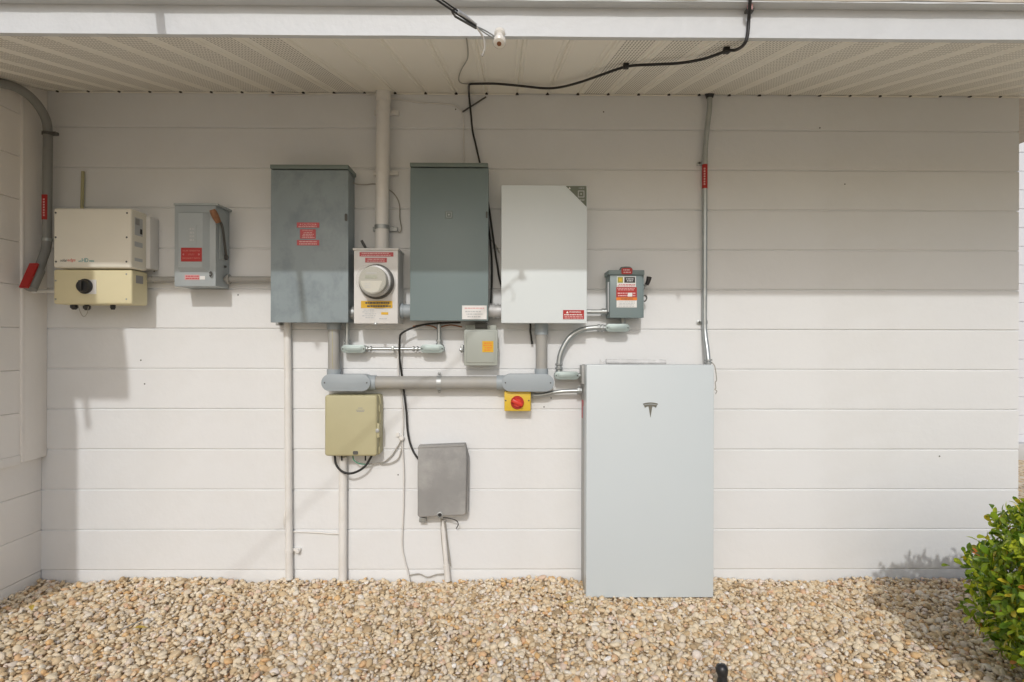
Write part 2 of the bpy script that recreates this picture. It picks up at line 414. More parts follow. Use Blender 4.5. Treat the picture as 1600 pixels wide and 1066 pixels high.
# ---- gravel: pebbles as real stones
def build_gravel():
    t = bmesh.new(); bmesh.ops.create_icosphere(t, subdivisions=2, radius=1)
    t.verts.ensure_lookup_table()
    bv = np.array([v.co[:] for v in t.verts]); bf = np.array([[v.index for v in f.verts] for f in t.faces]); t.free()
    # 42 vertices / 80 triangles; variants by lumpy and planar cuts
    variants = []
    for k in range(14):
        v = bv.copy()
        for _ in range(7):
            d = rng.normal(size=3); d /= np.linalg.norm(d)
            c = rng.uniform(0.52, 0.88); pr = v @ d
            v -= np.outer(np.maximum(pr - c, 0) * 0.9, d)
        v += rng.normal(scale=0.03, size=v.shape)
        variants.append(v)
    X0, X1, O0, O1 = -2.40, 2.85, 0.0, 1.13
    pts = []
    for sp, z0, keep in ((0.0188, -0.010, 1.0), (0.0205, 0.000, 0.72)):
        xs = np.arange(X0, X1, sp); os_ = np.arange(O0 + 0.006, O1, sp)
        gx, go = np.meshgrid(xs, os_); gx = gx.ravel(); go = go.ravel()
        gx = gx + rng.uniform(-0.5, 0.5, gx.size) * sp; go = np.maximum(go + rng.uniform(-0.5, 0.5, go.size) * sp, 0.012)
        k = rng.random(gx.size) < keep
        pts.append(np.stack([gx[k], go[k], np.full(k.sum(), z0)], 1))
    pts = np.concatenate(pts); n = len(pts)
    gxx, goo = pts[:, 0], pts[:, 1]
    pts[:, 2] += 0.005 * np.sin(gxx * 3.1 + goo * 2) + 0.004 * np.sin(gxx * 7.3 - goo * 5 + 1) + rng.uniform(-0.003, 0.004, n)
    pts[:, 2] += np.where(goo < 0.07, (0.07 - goo) / 0.07 * (0.006 + 0.010 * np.sin(gxx * 11.0) * np.sin(gxx * 4.3 + 0.6)), 0)
    size = np.clip(rng.lognormal(math.log(0.0101), 0.34, n), 0.005, 0.020)
    dims = np.stack([size * rng.uniform(0.95, 1.45, n), size * rng.uniform(0.8, 1.1, n), size * rng.uniform(0.5, 0.8, n)], 1)
    yaw = rng.uniform(0, 2 * math.pi, n); tx = rng.normal(scale=0.38, size=n); ty = rng.normal(scale=0.38, size=n)
    nv = len(bv); V = np.empty((n, nv, 3))
    vid = rng.integers(0, len(variants), n)
    for k in range(len(variants)):
        i = np.where(vid == k)[0]
        v = variants[k][None] * dims[i][:, None, :]
        c, s = np.cos(tx[i])[:, None], np.sin(tx[i])[:, None]
        y = v[..., 1] * c - v[..., 2] * s; z = v[..., 1] * s + v[..., 2] * c
        c, s = np.cos(ty[i])[:, None], np.sin(ty[i])[:, None]
        x = v[..., 0] * c + z * s; z = -v[..., 0] * s + z * c
        c, s = np.cos(yaw[i])[:, None], np.sin(yaw[i])[:, None]
        V[i] = np.stack([x * c - y * s + pts[i, 0][:, None], x * s + y * c - pts[i, 1][:, None], z + pts[i, 2][:, None]], -1)
    V[..., 1] = np.minimum(V[..., 1], -0.0015)
    Fc = (bf[None] + (np.arange(n) * nv)[:, None, None]).reshape(-1, 3)
    me = bpy.data.meshes.new('gravel')
    me.vertices.add(n * nv); me.vertices.foreach_set('co', V.reshape(-1).astype(np.float32))
    me.loops.add(Fc.size); me.loops.foreach_set('vertex_index', Fc.ravel().astype(np.int32))
    me.polygons.add(len(Fc)); me.polygons.foreach_set('loop_start', np.arange(0, Fc.size, 3, dtype=np.int32))
    me.update(calc_edges=True)
    me.polygons.foreach_set('use_smooth', np.ones(len(Fc), dtype=bool))
    a = me.attributes.new('tint', 'FLOAT', 'POINT')
    a.data.foreach_set('value', np.repeat(rng.random(n), nv).astype(np.float32))
    me.materials.append(gravel_mat('pebbles', True))
    o = bpy.data.objects.new('gravel', me); COL.objects.link(o)
    o['kind'] = 'stuff'; o['label'] = 'tan and cream river pebbles covering the ground along the wall'; o['category'] = 'gravel'
build_gravel()

# ---- the house
XL = P(74, 400, 0).x            # wing wall face
XLL = P(64.5, 830, 0).x         # set back lower wing wall
XR = P(1592, 500, 0).x
house = thing('house', 'white painted house wall of wide horizontal boards under a deep eave', 'house', Vector((0, 0, 0)))
C0, CH = 0.0535, 0.2046
bm = B(); add_box(bm, XLL - 2.6, XR - 0.012, -4.0, -0.006, -0.05, SOF_Z + 0.03)
wall = part('wall', bm, WALL, house)
def board_mesh(length, h, t=0.016, ch=0.0055, wav=0.0):
    """a board lying along x, bevelled upper edge, thin shadow gap under the lower one"""
    prof = [(0.0, 0.0), (t - 0.002, 0.0), (t, 0.003), (t, h - ch - 0.003), (t - ch, h - 0.003), (0.0, h - 0.003)]
    bm = B(); N = max(2, int(length / 0.12)); rings = []
    for i in range(N + 1):
        x = length * i / N; dz = random.uniform(-1, 1) * wav
        rings.append([bm.verts.new((x, -o, z + (dz if 0.0 < z else 0))) for o, z in prof])
    for a, b in zip(rings, rings[1:]):
        for j in range(len(prof)): bm.faces.new((a[j], a[(j + 1) % len(prof)], b[(j + 1) % len(prof)], b[j]))
    bm.faces.new(rings[0]); bm.faces.new(rings[-1][::-1])
    me = fin(bm, 20); me.materials.append(WALL); return me
def place(name, me, loc, parent, rotz=0.0):
    o = bpy.data.objects.new(name, me); COL.objects.link(o); o.parent = parent; o.location = loc; o.rotation_euler.z = rotz; return o
bmesh_main = [board_mesh(XR - XLL + 0.02, CH, wav=0.0007) for _ in range(3)]
NC = 12
for k in range(NC):
    h_last = SOF_Z + 0.01 - (C0 + k * CH)
    me = bmesh_main[k % 3] if k < NC - 1 else board_mesh(XR - XLL + 0.02, h_last)
    place('siding_board', me, (XLL - 0.02, 0.016 + (0.0012 * ((k * 7) % 3) / 2), C0 + k * CH + 0.0015), wall)
bm = B(); add_box(bm, XLL - 0.05, XR + 0.004, -0.02, -0.004, -0.06, C0 - 0.0045, 0.001)
part('wall_base', bm, WALL, house)

hole = add_lathe(B(), (0, 0, 0), (0, -1, 0), [(0.0035, -0.001), (0.0035, 0.0012)], 8); hole = fin(hole); hole.materials.append(STEELD)
for px, py in ((220, 563), (226, 600), (241, 424), (372, 461), (1320, 288), (1281, 200), (943, 175), (861, 622), (850, 636), (622, 742), (1468, 713), (1578, 152), (1094, 640), (712, 171)):
    c = P(px, py, 0.0); place('nail_head', hole, (c.x, c.y, c.z), wall)
# wing wall on the left, seen edge on
WO = 1.63
bm = B(); add_box(bm, XLL - 2.4, XLL - 0.02, 0.0, 1.10, -0.05, 2.42); add_box(bm, XLL - 2.4, XLL - 0.02, 1.10, WO, -0.05, 2.10)
wing = part('wing_wall', bm, WING, house)
def wing_board(z, h, x, out0, out1):
    me = board_mesh(out1 - out0, h + 0.0015, 0.016, 0.003); me.materials[0] = WING
    # board runs along -y : rotate so that its face looks to +x
    o = place('siding_board', me, (x - 0.016, -out1, z), wing, R(90)); return o
TRIM = 0.145
for k in range(NC):
    z = C0 + k * CH
    if k < 3:
        h = CH if k < 2 else 0.62 - z
        wing_board(z, CH, XLL, 0.0, WO) if k < 2 else wing_board(z, 0.63 - z, XLL, 0.0, WO)
    else:
        far = WO if z + CH < 2.08 else 1.09
        hh = CH if k < NC - 1 else SOF_Z - z - 0.05
        wing_board(z, hh, XL - 0.008, TRIM, far)
bm = B(); add_box(bm, XLL - 0.10, XL - 0.024, 0.0, 1.1, 0.635, 2.42); add_box(bm, XLL - 0.10, XL - 0.024, 1.1, WO, 0.635, 2.06)
part('sheathing', bm, WING, wing)
bm = B(); add_box(bm, XL - 0.03, XL, 0.0, TRIM - 0.004, 0.632, SOF_Z - 0.0, 0.002)
part('corner_trim', bm, WING, wing)
bm = B(); add_box(bm, XL - 0.03, XL + 0.003, TRIM - 0.004, TRIM + 0.012, 0.632, SOF_Z - 0.03, 0.003)
part('trim_bead', bm, WING, wing)
bm = B(); add_box(bm, XL - 0.03, XL - 0.002, TRIM + 0.012, WO, 0.625, 0.6685, 0.003)
part('bottom_trim', bm, WING, wing)
bm = B(); add_box(bm, XLL - 0.06, XLL - 0.001, 0.0, WO, -0.06, C0 - 0.002, 0.001)
part('wing_base', bm, WING, wing)
# eave: soffit panels, fascia, roof edge
EO = 1.114
ZF = SOF_Z - SOF_S * EO
XE0, XE1 = -5.0, 3.5
def cross(bm, prof, x0, x1, n=1, jit=0.0, jidx=()):
    rings = []
    for i in range(n + 1):
        x = x0 + (x1 - x0) * i / n; j = random.uniform(-1, 1) * jit
        rings.append([bm.verts.new((x, -o, z + (j if q in jidx else 0))) for q, (o, z) in enumerate(prof)])
    for a, b in zip(rings, rings[1:]):
        for q in range(len(prof)): bm.faces.new((a[q], a[(q + 1) % len(prof)], b[(q + 1) % len(prof)], b[q]))
    bm.faces.new(rings[0]); bm.faces.new(rings[-1][::-1]); return bm
roof = part('roof', cross(B(), [(EO + 0.042, 2.296), (EO + 0.042, 2.322), (-4.2, 3.67), (-4.2, 2.62), (-0.05, 2.56), (1.085, 2.262), (1.085, 2.2985)], XE0, XE1, 140, 0.0025, (0,)), ROOFM, house, 30)
part('fascia', cross(B(), [(EO, ZF), (EO, 2.305), (EO - 0.02, 2.305), (EO - 0.02, ZF)], XE0, XE1, 60, 0.0008, (0, 3)), FASC, house, 30)
part('drip_board', cross(B(), [(EO + 0.0005, 2.2905), (EO + 0.040, 2.2905), (EO + 0.040, 2.2955), (EO + 0.0005, 2.2955)], XE0, XE1, 90, 0.0012, (1,)), FASC, house, 30)
soffit = part('soffit', cross(B(), [(0.0, SOF_Z + 0.030), (EO - 0.021, SOF_Z + 0.030 - SOF_S * EO), (EO - 0.021, SOF_Z + 0.036 - SOF_S * EO), (0.0, SOF_Z + 0.036)], XE0, XE1), DARKIN, house)
PW = P(900 + 370 / 3.81, 146, 0).x - P(900 + 190 / 3.81, 146, 0).x
xg0 = P(900 + 10 / 3.81, 146, 0).x        # x of one groove
def soffit_panel_mesh():
    L0, L1 = 0.004, EO - 0.021
    prof = [(-PW / 2, 0.006), (-PW / 2 + 0.005, 0.0), (-PW / 2 + 0.012, 0.0), (-PW / 2 + 0.0135, -0.002), (-PW / 2 + 0.0175, -0.002), (-PW / 2 + 0.020, 0.0),
            (PW / 2 - 0.020, 0.0), (PW / 2 - 0.0175, -0.002), (PW / 2 - 0.0135, -0.002), (PW / 2 - 0.012, 0.0), (PW / 2 - 0.005, 0.0), (PW / 2, 0.006)]
    bm = B(); rows = []
    full = prof + [(x, z + 0.0015 + 0.0) for x, z in reversed(prof)]
    for o in (L0, L1):
        rows.append([bm.verts.new((x * 0.9995, -o, z + 0.002 - SOF_S * o)) for x, z in full])
    a, b = rows
    for j in range(len(full)): bm.faces.new((a[j], a[(j + 1) % len(full)], b[(j + 1) % len(full)], b[j]))
    bm.faces.new(a); bm.faces.new(b[::-1])
    return fin(bm, 20)
sp_mesh = {True: soffit_panel_mesh(), False: soffit_panel_mesh()}
sp_mesh[True].materials.append(SOFP); sp_mesh[False].materials.append(SOFS)
k0 = int(math.floor((XE0 + 1.4 - xg0) / PW)); k1 = int(math.ceil((XE1 - xg0) / PW)) - 1
for k in range(k0, k1):
    xc = xg0 + (k + 0.5) * PW
    vent = not (-0.70 < xc < 0.36)
    place('soffit_panel', sp_mesh[vent], (xc, 0, SOF_Z), soffit)
# trim strip where the soffit meets the wall, left open at the grooves
for k in range(k0, k1):
    xc = xg0 + (k + 0.5) * PW
    if xc < XL - 0.05 or xc > XR: continue
    if k == k0 or 'trm' not in globals():
        b_ = B(); add_box(b_, -PW / 2 + 0.007, PW / 2 - 0.007, 0.001, 0.010, -0.006, -0.0005, 0.001); trm = fin(b_); trm.materials.append(SOFS)
    if random.random() < 0.75: place('wall_trim', trm, (xc, 0, SOF_Z - 0.001 + random.uniform(-0.001, 0.0005)), soffit)
tt = B(); add_prism(tt, [(-0.008, 0.0), (0.008, 0.0), (0.003, 0.008), (-0.003, 0.008)], 0.0005, 0.012); ntc = fin(tt); ntc.materials.append(DARKIN)  # solid wedges coloured dark for the shade in the open groove ends
for k in range(k0, k1):
    xg = xg0 + k * PW
    if XL + 0.05 < xg < XR: place('joint_shade_wedge', ntc, (xg, 0, SOF_Z - 0.0045 + random.uniform(-0.001, 0.001)), soffit)
# roof of the wing (out of view) and the two rail ends that stick out over the eaves
part('wing_roof', cross(B(), [(1.13, 2.062), (1.70, 2.046), (1.70, 2.14), (1.13, 2.30)], -5.0, -2.085), ROOFM, house)
for x, z, o0, o1 in ((-1.118, 2.345, 1.10, 1.56), (-2.315, 2.16, 1.60, 1.95)):
    part('roof_rail', add_cyl(B(), (x, -o0, z), (x, -o1, z - SOF_S * (o1 - o0)), 0.014, 10), ALU, house)

# ---- the neighbouring house behind the right corner
NX, NY = 3.6, 3.2
nb = thing('neighbour_house', 'pale bluish sided house glimpsed past the right end of the wall', 'house', Vector((NX + 3, NY, 0)))
bm = B(); add_box(bm, NX, NX + 6, -NY - 3, -NY - 0.02, -0.05, 4.3)
nwall = part('wall', bm, NEIGH, nb)
nbm = board_mesh(6.0, 0.2, 0.014); nbm.materials[0] = NEIGH
for k in range(21): place('siding_board', nbm, (NX - (NX + 3), 0.012, 0.04 + k * 0.2), nwall)
bm = B(); add_box(bm, NX - 0.3, NX + 6.3, -NY - 3.3, -NY + 0.35, 4.32, 4.5, 0.01); part('roof', bm, FASC, nb)
bm = B(); add_box(bm, NX - 0.1, NX + 6, -NY - 0.015, -NY + 0.10, -0.05, 0.16, 0.01); part('kerb', bm, ALU, nb)

# ================================================================== EQUIPMENT ON THE WALL
BK = 0.001                                # backs of boxes sit on the board faces
# ---- solar inverter with its switch box
inv = thing('solar_inverter', 'cream solar inverter with a yellowed switch box and black knob at the left corner', 'inverter', P(144, 476, 0.0))
part('heat_sink', boxpx(90, 338, 234.5, 420, 0.0, 0.075, 0.006), PAPER, inv)
cov = part('cover', add_prism(B(), rrect(*rect(83, 325, 205, 419, 0.19), 0.012), 0.070, 0.19, 0.010, 3), INV, inv)
for x, y in ((87, 332.5), (87, 371), (87.5, 409), (198.5, 333), (198, 371), (197.5, 409)): screw(cov, x, y, 0.19, 0.0045, STEELD)
text(cov, 'solar', 94.5, 404.5, 105, 409, 0.19, DKP)
text(cov, 'edge', 105.5, 404, 118, 410, 0.19, REDT, shear=0.2)
text(cov, 'with', 122.5, 406.8, 127, 409.5, 0.19, TEALT)
text(cov, 'HD', 128, 403.5, 138, 409.8, 0.19, TEALT)
text(cov, 'wave', 139.5, 406.8, 147, 409.5, 0.19, TEALT)
xs = rect(83, 325, 205, 419, 0.19)[1]
def side_label(parent, x, o0, o1, z0, z1, m, name='side_label'):
    return part(name, add_box(B(), x - 0.002, x + 0.0012, o0, o1, z0, z1), m, parent)
zc = P(205, 372, 0.19).z
sl = side_label(cov, xs, 0.105, 0.165, zc + 0.02, zc + 0.105, LGRY)
side_label(sl, xs + 0.001, 0.108, 0.125, zc + 0.03, zc + 0.055, DKP, 'print')
side_label(sl, xs + 0.001, 0.13, 0.162, zc + 0.07, zc + 0.10, GRYP, 'print')
side_label(cov, xs, 0.105, 0.165, zc - 0.035, zc - 0.012, LGRY)
side_label(cov, xs, 0.105, 0.165, zc - 0.105, zc - 0.09, LGRY)
sw = part('switch_box', add_prism(B(), rrect(*rect(83.5, 421, 206, 475.5, 0.17), 0.010), 0.05, 0.17, 0.008, 3), INVY, inv)
part('switch_back', boxpx(92, 428, 214, 470, 0.0, 0.055, 0.004), INV, inv)
for x, y in ((87, 438.6), (87, 467.6), (197.5, 428.5), (197.5, 467.6)): screw(sw, x, y, 0.17, 0.0042, ZINC)
part('dial_plate', boxpx(134, 437, 150.3, 459.5, 0.168, 0.172), PAPER, sw)
c = P(133.7, 447.7, 0.17)
part('rotary_knob', add_lathe(B(), c, (0, -1, 0), [(0.036, 0), (0.036, 0.008), (0.030, 0.012), (0.028, 0.026), (0.024, 0.030)], 24), BLACKP, sw)
part('knob_grip', add_box(B(), c.x - 0.007, c.x + 0.007, 0.195, 0.212, c.z - 0.026, c.z + 0.026, 0.003), BLACKP, sw)
xs2 = rect(83.5, 421, 206, 475.5, 0.17)[1]; zc2 = P(206, 448, 0.17).z
side_label(sw, xs2, 0.085, 0.14, zc2 + 0.02, zc2 + 0.058, GRYP)
for x, y in ((116, 477), (136, 478), (176.5, 477)):
    c = P(x, y, 0.11)
    part('cable_gland', add_lathe(B(), c + Vector((0, 0, 0.012)), (0, 0, -1), [(0.011, 0), (0.011, 0.010), (0.017 if x < 170 else 0.012, 0.012), (0.017 if x < 170 else 0.012, 0.024), (0.008, 0.034)], 8), BLACKP, inv, 30)
part('lead', add_tube(B(), [P(122, 477, 0.12), P(126, 489, 0.12), P(131, 495, 0.12), P(136, 490, 0.12), P(138, 479, 0.12)], 0.0015, 6), GREYW, inv)

# olive rod rising behind the inverter
solo('capped_rod', add_tube(B(), [P(128, 330, 0.012), P(129.5, 268, 0.012)], 0.0075, 8, False), OLIVE, 'thin olive painted rod rising from behind the cream solar inverter', 'rod')

# ---- grey safety switch with red sign
ds = thing('safety_switch', 'grey safety switch box with a red sign and weathered orange handle', 'switch box', P(305, 447, 0.0))
body = part('body', boxpx(272.5, 321, 337, 447.5, 0.0, 0.14, 0.003), GREYB, ds)
part('top_lid', boxpx(271, 317.5, 340, 321, 0.0, 0.148, 0.0015), GREYD, ds)
dx0, dx1, dz0, dz1 = rect(281, 332, 328, 426, 0.14)
t = B(); a = [(dx0, dz0), (dx1, dz0), (dx1, dz1), (dx0, dz1)]; i = [(dx0 + 0.004, dz0 + 0.022), (dx1 - 0.026, dz0 + 0.022), (dx1 - 0.026, dz1 - 0.006), (dx0 + 0.004, dz1 - 0.006)]
va = [t.verts.new((x, -0.139, z)) for x, z in a]; vi = [t.verts.new((x, -0.158, z)) for x, z in i]
for j in range(4): t.faces.new((va[j], va[(j + 1) % 4], vi[(j + 1) % 4], vi[j]))
t.faces.new(vi); t.faces.new(va[::-1])
door = part('raised_door', t, GREYB, ds, 15)
s = sticker(door, 282.8, 387.2, 315.2, 408.8, 0.1585, RED, 'sign')
text(s, 'SOLAR GENERATOR', 285.2, 390.6, 312.6, 393.2, 0.1598, SIGNP)
text(s, 'UTILITY', 294, 396.6, 303.8, 399.0, 0.1598, SIGNP)
text(s, 'DISCONNECT SWITCH', 285.2, 402.4, 312.6, 405.0, 0.1598, SIGNP)
for x in (286.5, 310.8): text(s, '*', x - 1.3, 396, x + 1.3, 399.4, 0.1598, PINKP, name='star')
part('name_plate', boxpx(293, 352, 307, 384, 0.158, 0.1592), GREYD, door)
lines(door, 296, 355, 304, 378, 0.1594, 4, LGRY, seed=4)
s = sticker(body, 288.5, 429.5, 311.5, 437.5, 0.1405, PINK); lines(s, 290, 430, 311, 437, 0.1420, 2, REDL, 0.95, 3)
sticker(body, 312, 431.5, 320, 437, 0.1405, PAPER)
c = P(330.5, 428.5, 0.14)
part('latch', add_tube(B(), [c + Vector((-0.006, -0.006, 0.004)), c + Vector((0.002, -0.012, 0.010)), c + Vector((0.006, -0.010, 0)), c + Vector((0, -0.010, -0.012)), c + Vector((-0.006, -0.004, -0.004))], 0.003, 8), STEELD, ds)
hx = rect(272.5, 321, 337, 447.5, 0.14)[1]
zt = P(337, 347, 0.14).z; zb = P(337, 397, 0.14).z
lev = part('lever', add_tube(B(), [(hx + 0.010, -0.055, zb), (hx + 0.020, -0.085, zb + 0.03), (hx + 0.022, -0.12, zt - 0.02), (hx + 0.016, -0.150, zt + 0.012)], 0.006, 8), STEELD, ds)
part('grip', add_tube(B(), [(hx + 0.017, -0.148, zt - 0.004), (hx + 0.008, -0.166, zt + 0.028), (hx + 0.000, -0.176, zt + 0.052)], lambda t_: 0.013 + 0.004 * math.sin(t_ * 3), 10), RUST, lev)
part('lever_plate', add_box(B(), hx, hx + 0.006, 0.03, 0.11, zb - 0.02, zt + 0.02, 0.003), GREYD, ds)
part('pivot', add_lathe(B(), (hx, -0.055, zb - 0.004), (1, 0, 0), [(0.014, 0), (0.014, 0.014), (0.009, 0.018)], 12), STEELD, ds)
part('hinge_pin', add_lathe(B(), (hx, -0.05, zb - 0.05), (1, 0, 0), [(0.006, 0), (0.006, 0.008)], 10), STEELD, ds)

# ---- big weathered panel on the left
pn = thing('electrical_panel', 'tall weathered blue-grey electrical panel with three red warning stickers', 'electrical panel', P(483, 504, 0.0))
cab = part('cabinet', boxpx(424, 263, 543, 503.5, 0.0, 0.13, 0.002), WEATH, pn)
part('door', boxpx(423, 265.5, 544, 504.3, 0.130, 0.145, 0.003), WEATH, pn)
part('top_lid', boxpx(421.8, 257, 544.2, 264, 0.0, 0.152, 0.002), TEALL, pn)
c = P(541, 340, 0.145)
part('door_pull', add_prism(B(), rrect(c.x - 0.006, c.x + 0.006, c.z - 0.018, c.z + 0.018, 0.006), 0.143, 0.151, 0.002), STEELD, pn)
s = sticker(pn, 463.8, 347.8, 498.8, 355.8, 0.1455, REDL, 'warning_sticker'); text(s, 'CAUTION', 472, 349.5, 491, 352.8, 0.1469, PINKP)
tri(s, 469.5, 350.8, 2.6, 0.1469, PINKP); tri(s, 493, 350.8, 2.6, 0.1469, PINKP); lines(s, 466, 353, 497, 355.5, 0.1469, 1, PINKP, 0.95, 1)
s = sticker(pn, 468.8, 358.5, 493.2, 373.2, 0.1455, REDL, 'warning_sticker'); text(s, 'WARNING', 472, 359.2, 489, 361.4, 0.1469, PINKP); lines(s, 470.5, 362.5, 491.5, 372.5, 0.1469, 4, PINKP, 0.8, 2)
s = sticker(pn, 464, 375.2, 498.6, 383.6, 0.1455, REDL, 'warning_sticker'); lines(s, 466, 376, 497, 383, 0.1469, 2, PINKP, 0.92, 5)
for x in (436, 528):
    c = P(x, 505, 0.03); part('mounting_tab', add_box(B(), c.x - 0.01, c.x + 0.01, 0.0, 0.05, c.z - 0.012, c.z + 0.003, 0.002), ZINC, pn)

# ---- meter socket with the round meter
mt = thing('electric_meter', 'white meter box with round glass electric meter, red and yellow stickers', 'electric meter', P(590, 505, 0.0))
mb = part('socket_box', boxpx(553, 391, 621.5, 505.8, 0.0, 0.15, 0.003), METW, mt)
part('top_lid', boxpx(551, 387.6, 622.6, 391, 0.0, 0.158, 0.002), METW, mt)
c = P(589.5, 441, 0.15)
part('ring_seat', add_lathe(B(), c, (0, -1, 0), [(0.090, -0.004), (0.090, 0.004), (0.086, 0.006)], 40), METW, mt)
part('socket_ring', add_lathe(B(), c, (0, -1, 0), [(0.084, 0), (0.084, 0.024), (0.078, 0.028)], 40), GASK, mt)
part('meter_base', add_lathe(B(), c, (0, -1, 0), [(0.074, 0.026), (0.074, 0.052), (0.066, 0.054)], 40), ALU, mt)
part('meter_body', add_lathe(B(), c, (0, -1, 0), [(0.064, 0.05), (0.064, 0.102)], 40), MFACE, mt)
fo = 0.15 + 0.102
fc = c + Vector((0, 0, 0)); 
face = part('dial_face', add_lathe(B(), c, (0, -1, 0), [(0.061, 0.10), (0.061, 0.1032)], 40), MFACE, mt)
pts = [(c.x + 0.055 * math.cos(R(a_)), c.z - 0.004 + 0.055 * math.sin(R(a_))) for a_ in range(180, 305, 8)] + [(c.x + 0.046, c.z - 0.004)]
part('lower_plate', add_prism(B(), pts, 0.2525, 0.2545), MFACE2, face)
part('display', add_box(B(), c.x - 0.034, c.x + 0.022, 0.2525, 0.2548, c.z + 0.006, c.z + 0.022), LCD, face)
bm = B()
for j, w in enumerate((0.028, 0.022, 0.03)): add_box(bm, c.x - 0.036, c.x - 0.036 + w, 0.2535, 0.2552, c.z - 0.020 - j * 0.009, c.z - 0.017 - j * 0.009)
add_box(bm, c.x - 0.03, c.x + 0.02, 0.2535, 0.2552, c.z + 0.030, c.z + 0.034)
part('lettering', bm, LGRY, face)
part('glass_cover', add_lathe(B(), c, (0, -1, 0), [(0.075, 0.05), (0.077, 0.058), (0.075, 0.064), (0.0745, 0.118), (0.072, 0.124), (0.066, 0.127), (0.064, 0.124), (0.03, 0.126), (0.001, 0.126)], 48), GLASS, mt)
s = sticker(mt, 561.8, 394.2, 614.6, 401, 0.1505, REDL, 'warning_sticker'); lines(s, 564, 394.6, 612, 400.8, 0.1519, 2, PINKP, 0.9, 8)
s = sticker(mt, 570.6, 403, 604.4, 410.2, 0.1505, REDL, 'warning_sticker'); lines(s, 573, 403.6, 602, 409.8, 0.1519, 2, PINKP, 0.9, 9)
s = sticker(mt, 564, 470.3, 613, 481.6, 0.1505, YEL, 'yellow_sticker'); lines(s, 567, 471, 611, 481, 0.1519, 2, STEELD, 0.85, 10)
lines(mt, 565, 483, 588, 498, 0.1505, 5, LGRY, 0.7, 11); lines(mt, 588, 496, 612, 500, 0.1505, 1, LGRY, 0.6, 12)
sticker(mt, 595.5, 488, 606.5, 491.8, 0.1505, YEL, 'yellow_sticker')
c = P(587.5, 506.5, 0.145)
part('seal', add_lathe(B(), c + Vector((0, -0.004, 0)), (0, -1, 0), [(0.007, 0), (0.007, 0.012), (0.004, 0.014)], 12), EMT, mt)
c = P(571, 387.6, 0.06)
part('ground_clamp', add_tube(B(), [c, c + Vector((-0.006, -0.005, 0.014)), c + Vector((-0.018, -0.005, 0.036))], 0.007, 8), STEELD, mt)

# ---- grey-green panel in the middle
pm = thing('electrical_panel', 'tall smooth grey-green electrical panel with a small square emblem and white label', 'electrical panel', P(702, 501, 0.0))
part('cabinet', boxpx(642, 259.5, 762, 500.5, 0.0, 0.13, 0.002), TEAL, pm)
part('door', boxpx(641, 262.5, 763, 501.5, 0.130, 0.145, 0.003), TEAL, pm)
part('top_lid', boxpx(640.3, 254, 762.5, 260.8, 0.0, 0.152, 0.002), TEALL, pm)
x0, x1, z0, z1 = rect(696, 330, 707, 341.5, 0.145)
em = part('emblem', add_box(B(), x0, x1, 0.1445, 0.1475, z0, z1, 0.001), TEALL, pm)
bm = B(); q = 0.004
add_box(bm, x0 + q, x1 - q, 0.147, 0.1485, z1 - q - 0.0025, z1 - q); add_box(bm, x0 + q, x1 - q, 0.147, 0.1485, z0 + q, z0 + q + 0.0025)
add_box(bm, x0 + q, x0 + q + 0.0025, 0.147, 0.1485, z0 + q + 0.003, z1 - q - 0.003); add_box(bm, x1 - q - 0.0025, x1 - q, 0.147, 0.1485, z0 + q + 0.003, z1 - q - 0.003)
add_box(bm, (x0 + x1) / 2 - 0.004, (x0 + x1) / 2 + 0.004, 0.147, 0.1485, (z0 + z1) / 2 - 0.004, (z0 + z1) / 2 + 0.004)
part('relief', bm, GREYB, em)
c = P(760.5, 336, 0.145)
part('door_pull', add_prism(B(), rrect(c.x - 0.004, c.x + 0.004, c.z - 0.016, c.z + 0.016, 0.004), 0.143, 0.150, 0.001), STEELD, pm)
s = sticker(pm, 722, 477.5, 760.5, 499, 0.1455, PAPER, 'paper_label')
lines(s, 725, 480, 757, 483.5, 0.1469, 1, PINKP, 0.97, 20); lines(s, 726, 485, 756, 497, 0.1469, 3, LGRY, 0.8, 21)

# ---- pale gateway box
gw = thing('gateway_box', 'pale grey flat-fronted box with a dark triangle label and red sticker', 'electrical box', P(850, 505, 0.0))
part('chassis', boxpx(786, 292, 914.5, 502.5, 0.0, 0.12, 0.003), GATE, gw)
part('cover', boxpx(783.4, 289.3, 917.2, 505.3, 0.115, 0.155, 0.004), GATE, gw)
a, b_, c_ = P(884, 290.8, 0.1555), P(916.4, 290.8, 0.1555), P(916.4, 323.2, 0.1555)
tl = part('triangle_label', add_prism(B(), [(a.x, a.z), (b_.x, b_.z), (c_.x, c_.z)], 0.154, 0.1562), TRIL, gw)
tri(tl, 890, 294, 3.6, 0.1563, PAPER)
bm = B(); x0, x1, z0, z1 = rect(903, 298, 913, 308.6, 0.1563)
w = 0.0035
add_box(bm, x0, x1, 0.1555, 0.1572, z1 - w, z1); add_box(bm, x0, x1, 0.1555, 0.1572, z0, z0 + w); add_box(bm, x0, x0 + w, 0.1555, 0.1572, z0 + w, z1 - w); add_box(bm, x1 - w, x1, 0.1555, 0.1572, z0 + w, z1 - w)
add_lathe(bm, ((x0 + x1) / 2, -0.1555, (z0 + z1) / 2), (0, -1, 0), [(0.004, 0), (0.004, 0.0017)], 12)
part('symbol', bm, LGRY, tl)
lines(tl, 904, 293, 914, 295, 0.1563, 1, LGRY, 0.95, 30); lines(tl, 906, 311, 914, 314, 0.1563, 2, LGRY, 0.8, 31)
s = sticker(gw, 879.8, 484.6, 912.6, 499, 0.1555, RED, 'warning_sticker')
tri(s, 886.5, 488, 3.6, 0.1569, WHT); text(s, 'WARNING', 889.3, 486.3, 907.6, 489.2, 0.1569, WHT)
